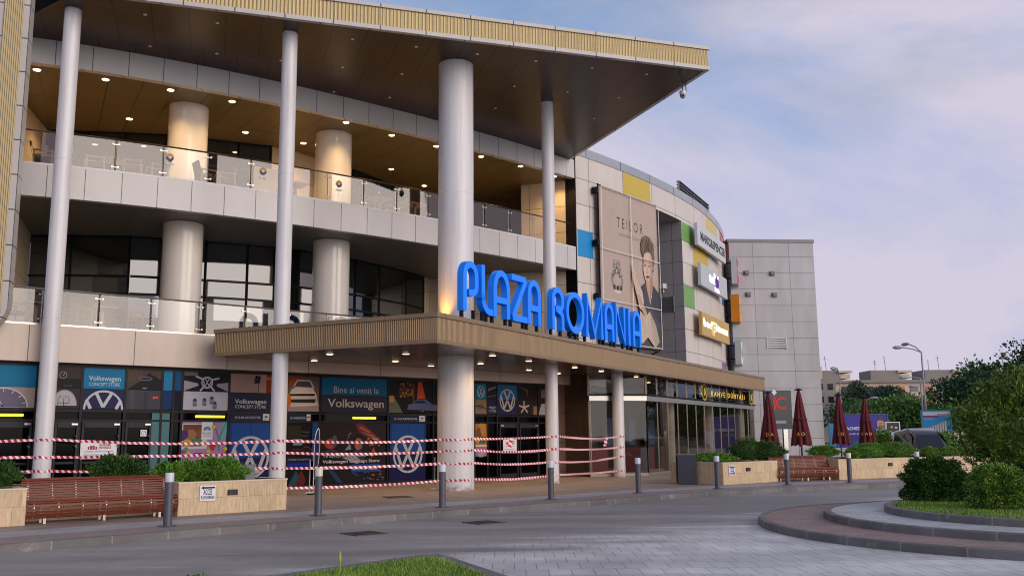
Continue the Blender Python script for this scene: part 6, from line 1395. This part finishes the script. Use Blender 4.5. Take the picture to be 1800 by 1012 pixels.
# ---- apartment block far behind
m_apt = mat('apartment_render', 'c8b39c', .8, var=.12, vs=.15); m_apd = mat('apartment_grey', '8a827c', .8, var=.1, vs=.2); m_apw = mat('apartment_glass', '23262c', .15, var=.1, vs=.3); m_warm = mat('apartment_orange', 'c07a50', .7, var=.25, vs=.4)
APT = thing('apartment_block', 'long low concrete apartment block with three rooftop huts above the far trees', 'building', (88, 222, 0), R(1.5))
g = MB(); g.box((0, 6, 7), (42, 12, 14)); wl = g.build('wall', m_apt, APT, world=False)
g = MB(); g.box((0, 5.8, 14.1), (43, 13.2, .6)); g.build('roof', m_apd, APT, world=False)
rr = random.Random(12)
for f in range(3):
    for i in range(13):
        x = -19.5+i*3.25; z = 12.2-f*2.9
        fr2 = MB(); fr2.box((x, -.06, z), (1.9, .12, 1.5)); w_ = fr2.build('window', m_apw if rr.random() > .25 else m_warm, APT, world=False)
        if rr.random() > .35:
            bl = MB(); bl.box((x, -.6, z-1.15), (2.7, 1.1, .95)); bl.build('balcony', rr.choice([m_apt, m_apd, m_warm]), APT, world=False)
for x in (-13.2, 1.2, 14.2):
    g = MB(); g.box((x-.6, 5, 15.6), (7.2, 7, 2.4)); hb = g.build('roof_hut', m_apd, APT, world=False); g = MB(); g.box((x+3.9, 4.5, 16.5), (3.4, 7, .5)); g.box((x+3.9, 4.5, 15.4), (2.8, 6, 1.0)); g.build('hut_balcony', m_apt, hb, world=False)
    g = MB(); g.tube([(x-2, 4, 16.7), (x-2, 4, 19.5)], .07, 5); g.bar((x-2.6, 4, 19.0), (x-1.4, 4, 19.0), .06, .06); g.bar((x-2.4, 4, 18.5), (x-1.6, 4, 18.5), .06, .06); g.build('antenna', m_grey, APT, world=False)
    g = MB(); g.tube([(x+.6, 4, 16.7), (x+.3, 4, 20.4)], .07, 5); g.bar((x-.2, 4, 19.8), (x+.9, 4, 19.8), .06, .06); g.build('antenna', m_grey, APT, world=False)
A2 = thing('apartment_tower', 'plain grey apartment building partly behind the tower edge', 'building', (69, 215, 0)); g = MB(); g.box((1.2, 5, 7.2), (7, 10, 14.4)); g.build('wall', m_apd, A2, world=False); g = MB(); g.box((.8, 5, 15.9), (3.4, 5, 3.0)); g.build('roof_hut', m_apt, A2, world=False)
for i in range(3):
    for f in range(3): g = MB(); g.box((-1.2+i*2.3, -.05, 12.6-f*2.9), (1.2, .1, 1.4)); g.build('window', m_apw, A2, world=False)
# ---- street lamps
m_lpole = mat('lamp_pole_grey', '8a8c94', .4, .5, var=.05); m_lhead = mat('lamp_head_grey', '9a9ca2', .4, .2, var=.04)
def lamp_post(x, y, h, arms, label, r=.09):
    t = thing('street_lamp', label, 'street lamp', (x, y, 0), 0, 'street lamps'); g = MB(); g.lathe([(r*1.5, 0), (r*1.5, .6), (r, .7), (r*.6, h)], 0, 0, 10); g.build('pole', m_lpole, t, world=False)
    for dx, dy, dz in arms:
        g = MB(); g.tube([(0, 0, h-.05), (dx*.45, dy*.45, h+dz*.6), (dx, dy, h+dz)], .045, 7); g.build('arm', m_lpole, t, world=False)
        l = Vector((dx, dy, 0)).normalized(); b = Vector((dx, dy, h+dz)); g = MB(); g.tube([tuple(b-l*.1), tuple(b+l*.15), tuple(b+l*.5), tuple(b+l*.72)], [.06, .13, .15, .05], 8); o = g.build('lamp_head', m_lhead, t, world=False)
    return t
lamp_post(32.7, 75, 8.15, [(-1.45, .2, .38), (-.5, 1.2, .75)], 'tallest grey street lamp with two bent arms against the sky', .10)
lamp_post(31.8, 73.5, 6.0, [(-.95, 0, .02)], 'grey street lamp with one straight arm, left of the tallest lamp', .085)
lamp_post(34.8, 95, 4.6, [(1.2, 0, .7)], 'small street lamp leaning behind the parasol right of the tower', .07)
lamp_post(23.6, 68, 6.0, [(-.25, -.2, .35)], 'slim pale street lamp at the tower edge', .06)
lamp_post(43.6, 100, 6.6, [(-.9, 0, .1)], 'thin street lamp in front of the olive trees', .06)
lamp_post(40.5, 98, 4.2, [(1.0, 0, .15)], 'thin curved lamp just above the violet billboard', .05)
# ---- billboards
def board(label, x0, z0, w, h, y, draw, bg, frame, ang=0., legs=True, fr=.07):
    t = thing('billboard', label, 'billboard', (x0, y, 0), ang); F = Flat(.004); F.rect(0, 0, w, h, bg); draw(F, w, h)
    o = F.put('printed_sheet', None, None, (0, 0, 0), 0, back=(w, h, .12, bg)); o.parent = t; o.location = (0, 0, z0)
    for k in ('label', 'category', 'group'):
        if k in o: del o[k]
    g = MB()
    for a, b, c, d in ((-fr, -fr, w+fr, 0), (-fr, h, w+fr, h+fr), (-fr, 0, 0, h), (w, 0, w+fr, h)): g.box(((a+c)/2, .05, z0+(b+d)/2), (c-a, .18, d-b))
    g.build('frame', mat('frame_'+frame, frame, .4, var=.04), t, world=False)
    if legs:
        for u in ((.2*w, .8*w) if w > 1.2 else (w/2,)): g = MB(); g.box((u, .12, z0/2), (.12, .1, z0)); g.build('leg', m_lpole, t, world=False)
    return t
def violet(F, w, h):
    F.rect(0, 0, w, h, '2c2a7e').rect(0, h*.6, w, h*.4, '3a3490').text('MACHEDOR  G', .40*w, h*.60, .26, 'dfe0ee', width=.58*w, bold=.02).text('LA CAMPUS', .26*w, h*.47, .14, 'd6d8ea', width=.32*w)
    F.poly([(.68*w, 0), (.70*w, h*.3), (.78*w, h*.62), (.90*w, h*.66), (w*.99, h*.55), (w*.99, 0)], '9fb4d6').ell(.86*w, h*.75, .07*w, h*.14, 'b98f78').poly([(.79*w, h*.8), (.83*w, h*.93), (.91*w, h*.93), (.94*w, h*.78), (.92*w, h*.84), (.81*w, h*.85)], '5c4636').ell(.86*w, h*.66, .045*w, h*.07, '7a5c48').poly([(.82*w, 0), (.84*w, h*.2), (w*.99, h*.3), (w*.99, 0)], '541a6c').rect(.83*w, h*.76, .07*w, .03, '2a2026')
board('violet billboard with white lettering and a bearded person in pale clothes', 20.5, .55, 3.15, 2.32, 60, violet, '2c2a7e', '3c3c70')
def casting(F, w, h):
    F.rect(0, 0, w, h, '3a3538').poly([(0, h*.5), (w*.3, h*.62), (w, h*.3), (w, h*.15), (0, h*.2)], '6f7f8c').poly([(.1*w, h*.45), (.5*w, h*.55), (w, h*.25), (w, h*.2)], '98aab4').ell(.42*w, h*.78, .1*w, .07, 'b39a78').rect(.08*w, h*.7, .2*w, h*.12, '6a3a28').rect(.65*w, h*.72, .22*w, .06, 'd8d8dc').rect(.06*w, h*.06, .88*w, h*.13, 'c23a38').text('CASTIGA', .5*w, h*.09, .09, 'e8c8c4', width=.6*w)
board('white framed upright poster of a grey car on a post left of the tilted car', 19.65, 1.22, .66, 1.02, 50, casting, '3a3538', 'd9dade', 0, True, .05)
def towers(F, w, h):
    F.rect(0, 0, w, h, '2f8fc4').rect(0, h*.84, w, h*.16, 'c8ccd8').rect(0, h*.79, w*.6, h*.06, '8e2a5c').text('RESIDENCE', .76*w, h*.83, .2, 'c23a70', width=.42*w, bold=.02).text('APARTAMENTE NOI', .22*w, h*.70, .1, 'e6eef4', width=.38*w)
    for i in range(8): F.poly([(.14*w+.09*w*i, h*.22), (.14*w+.09*w*i, h*(.36+.035*i)), (.20*w+.09*w*i, h*(.40+.04*i)), (.20*w+.09*w*i, h*.22)], 'd2ccc4').rect(.205*w+.09*w*i, h*.22, .015*w, h*(.16+.04*i), '78787e')
    F.rect(0, h*.11, w, h*.12, '4f7d34').rect(0, 0, w, h*.11, 'cfd3da').rect(0, .02, w*.8, .07, '6a2560').text('3', .90*w, h*.04, .5, 'e2eaf0', bold=.04)
board('blue billboard of a row of white apartment towers beside the lamp post', 30.25, 1.35, 2.0, 1.95, 70, towers, '2f8fc4', '2a7f8c', 0, True, .1)
bd = thing('hoarding', 'low teal panel fence strip under the white framed poster', 'fence', (18.9, 51.5, 0)); g = MB(); g.box((.4, 0, .65), (1.9, .08, 1.3)); g.build('panel', mat('teal_fence', '2c6666', .6, var=.1), bd, world=False)
bd = thing('hoarding', 'blue panel fence strip at the right foot of the tower', 'fence', (21.5, 64, 0)); g = MB(); g.box((.4, 0, 1.2), (1.3, .08, 2.4)); g.build('panel', mat('blue_fence', '2f7fa8', .6, var=.1), bd, world=False)
bd = thing('hoarding', 'low pale panel fence behind the two right parasols', 'fence', (17.6, 55, 0)); g = MB(); g.box((.6, 0, .45), (3.4, .08, .9)); g.build('panel', mat('pale_fence', 'a9aeb4', .6, var=.1), bd, world=False)
# ---- the dark saloon car tipped on a display ramp
CAR = thing('parked_car', 'dark grey saloon car tipped nose down on a display ramp', 'car', (19.5, 45.3, .38), R(-97))
m_cp = mat('car_paint', '2b2b34', .28, .3, var=.03, coat=.6); m_cg = mat('car_glass', '14171c', .05, var=0, spec=.7); m_tyre = mat('tyre', '151515', .8, var=.1); m_rim = mat('rim', '8f9298', .25, .9, var=0)
ROT = Matrix.Rotation(R(16), 4, 'Y')
def carpart(g, name, m, par=CAR, sm=True):
    g.v = [tuple(ROT @ Vector(p)) for p in g.v]; o = g.build(name, m, par, world=False)
    if sm: smooth_angle(o, 35)
    return o
def section(x, hw, zl, zb, zt, hwt):      # rounded body slice
    return [(x, s*a, z) for s, seq in ((1, ((hw*.86, zl), (hw*.98, zl+.1), (hw, (zl+zb)/2), (hw*.97, zb), (hwt, zt-.03), (hwt*.8, zt))), ) for a, z in seq]+[(x, -a, z) for a, z in ((hwt*.8, zt), (hwt, zt-.03), (hw*.97, zb), (hw, (zl+zb)/2), (hw*.98, zl+.1), (hw*.86, zl))]
bs = [(-2.3, .72, .38, .62, .70, .6), (-2.2, .84, .25, .72, .88, .74), (-1.7, .91, .18, .80, .98, .80), (-.8, .92, .17, .84, .96, .84), (.3, .92, .17, .84, .95, .84), (1.0, .92, .17, .82, .92, .82), (1.7, .90, .18, .74, .83, .76), (2.15, .84, .2, .62, .70, .66), (2.34, .70, .28, .50, .56, .55)]
g = MB(); S_ = [section(*b) for b in bs]; g.grid(S_, 0, closed=True); g.face(S_[0][::-1]); g.face(S_[-1]); carpart(g, 'body', m_cp)
cs = [(-1.75, .70, .96), (-1.25, .66, 1.24), (-.7, .62, 1.39), (-.1, .61, 1.43), (.35, .62, 1.38), (.75, .66, 1.18), (1.2, .72, .92)]
def cab(x, hw, z): b = min(.93, z-.01); return [(x, hw+.12*min(1, (z-b)/.4), b), (x, hw+.06, b+(z-b)*.55), (x, hw*.9, z-.02), (x, hw*.6, z), (x, -hw*.6, z), (x, -hw*.9, z-.02), (x, -hw-.06, b+(z-b)*.55), (x, -hw-.12*min(1, (z-b)/.4), b)]
g = MB(); C2 = [cab(*c) for c in cs]; g.grid(C2); carpart(g, 'roof', m_cp)
g = MB(); g.grid([[(.42, y, 1.375), (1.16, y*1.1, .955)] for y in (-.5, -.25, 0, .25, .5)]); g.v = [(x+.012, y, z+.012) for x, y, z in g.v]; carpart(g, 'windscreen', m_cg)
for s in (-1, 1):
    g = MB(); g.face([(x, s*(y), z) for x, y, z in ((-1.3, .80, .97), (.78, .80, .97), (.36, .70, 1.29), (-.15, .685, 1.34), (-.75, .69, 1.29))][::s]); carpart(g, 'side_window', m_cg, sm=False)
    for x in (-1.42, 1.38):
        g = MB(); g.lathe([(.22, -.1), (.33, -.1), (.335, 0), (.33, .1), (.22, .1)], 0, 0, 28); g.v = [(x+px, s*.84+pz, .30+py) for px, py, pz in g.v]; w_ = carpart(g, 'wheel', m_tyre)
        g = MB(); g.lathe([(.21, .09), (.05, .115)], 0, 0, 20); g.v = [(x+px, s*(.84+pz), .30+py) for px, py, pz in g.v]; carpart(g, 'rim', m_rim, w_)
    g = MB(); g.box((2.16, s*.62, .60), (.2, .3, .09)); carpart(g, 'headlight', mat('lamp_glass', 'b9c0c8', .1, var=0), sm=False)
    g = MB(); g.box((.72, s*.98, 1.0), (.14, .2, .12)); carpart(g, 'mirror', m_cp, sm=False)
    F = Flat(.004); F.poly([(-.5, .25), (.55, .2), (.6, .45), (-.3, .6)], '7a2a3c').text('Concept', .0, .32, .18, 'c9c2c8', width=.7).rect(-.4, .12, .6, .08, '8a8a98')
    if s < 0: o = F.put('door_decal', None, None, (0, 0, 0), 0); o.parent = CAR; o.matrix_local = ROT @ Matrix.Translation((-.4, -.935, .18))
F = Flat(.004); F.rect(-.38, -.16, .76, .32, 'b02a40').rect(-.34, -.02, .68, .05, 'e8d8dc').text('TESTEAZA', 0, .04, .12, 'f0e6e8', width=.6); o = F.put('bonnet_decal', None, None, (0, 0, 0), 0); o.parent = CAR
o.matrix_local = ROT @ Matrix.Translation((1.55, 0, .875)) @ Matrix.Rotation(R(90), 4, 'Z') @ Matrix.Rotation(R(-80), 4, 'X')
for o in list(CAR.children):
    for k in ('label', 'category', 'group'):
        if k in o.keys(): del o[k]
RMP = thing('display_ramp', 'dark wedge ramp carrying the tipped car behind the planter', 'ramp', (19.5, 45.3, 0), R(-97)); g = MB()
P = [(-2.3, 0), (2.3, 0), (2.3, .02), (-2.3, .98)]
for s in (-1, 1): g.face([(x, s*.8, z) for x, z in P][::s])
for i in range(4): a, b = P[i], P[(i+1) % 4]; g.face([(a[0], .8, a[1]), (a[0], -.8, a[1]), (b[0], -.8, b[1]), (b[0], .8, b[1])])
g.build('deck', m_dark, RMP, world=False)
g = MB(); g.box((0, -.82, .2), (4.4, .03, .1)); g.build('edge_strip', m_grey, RMP, world=False)
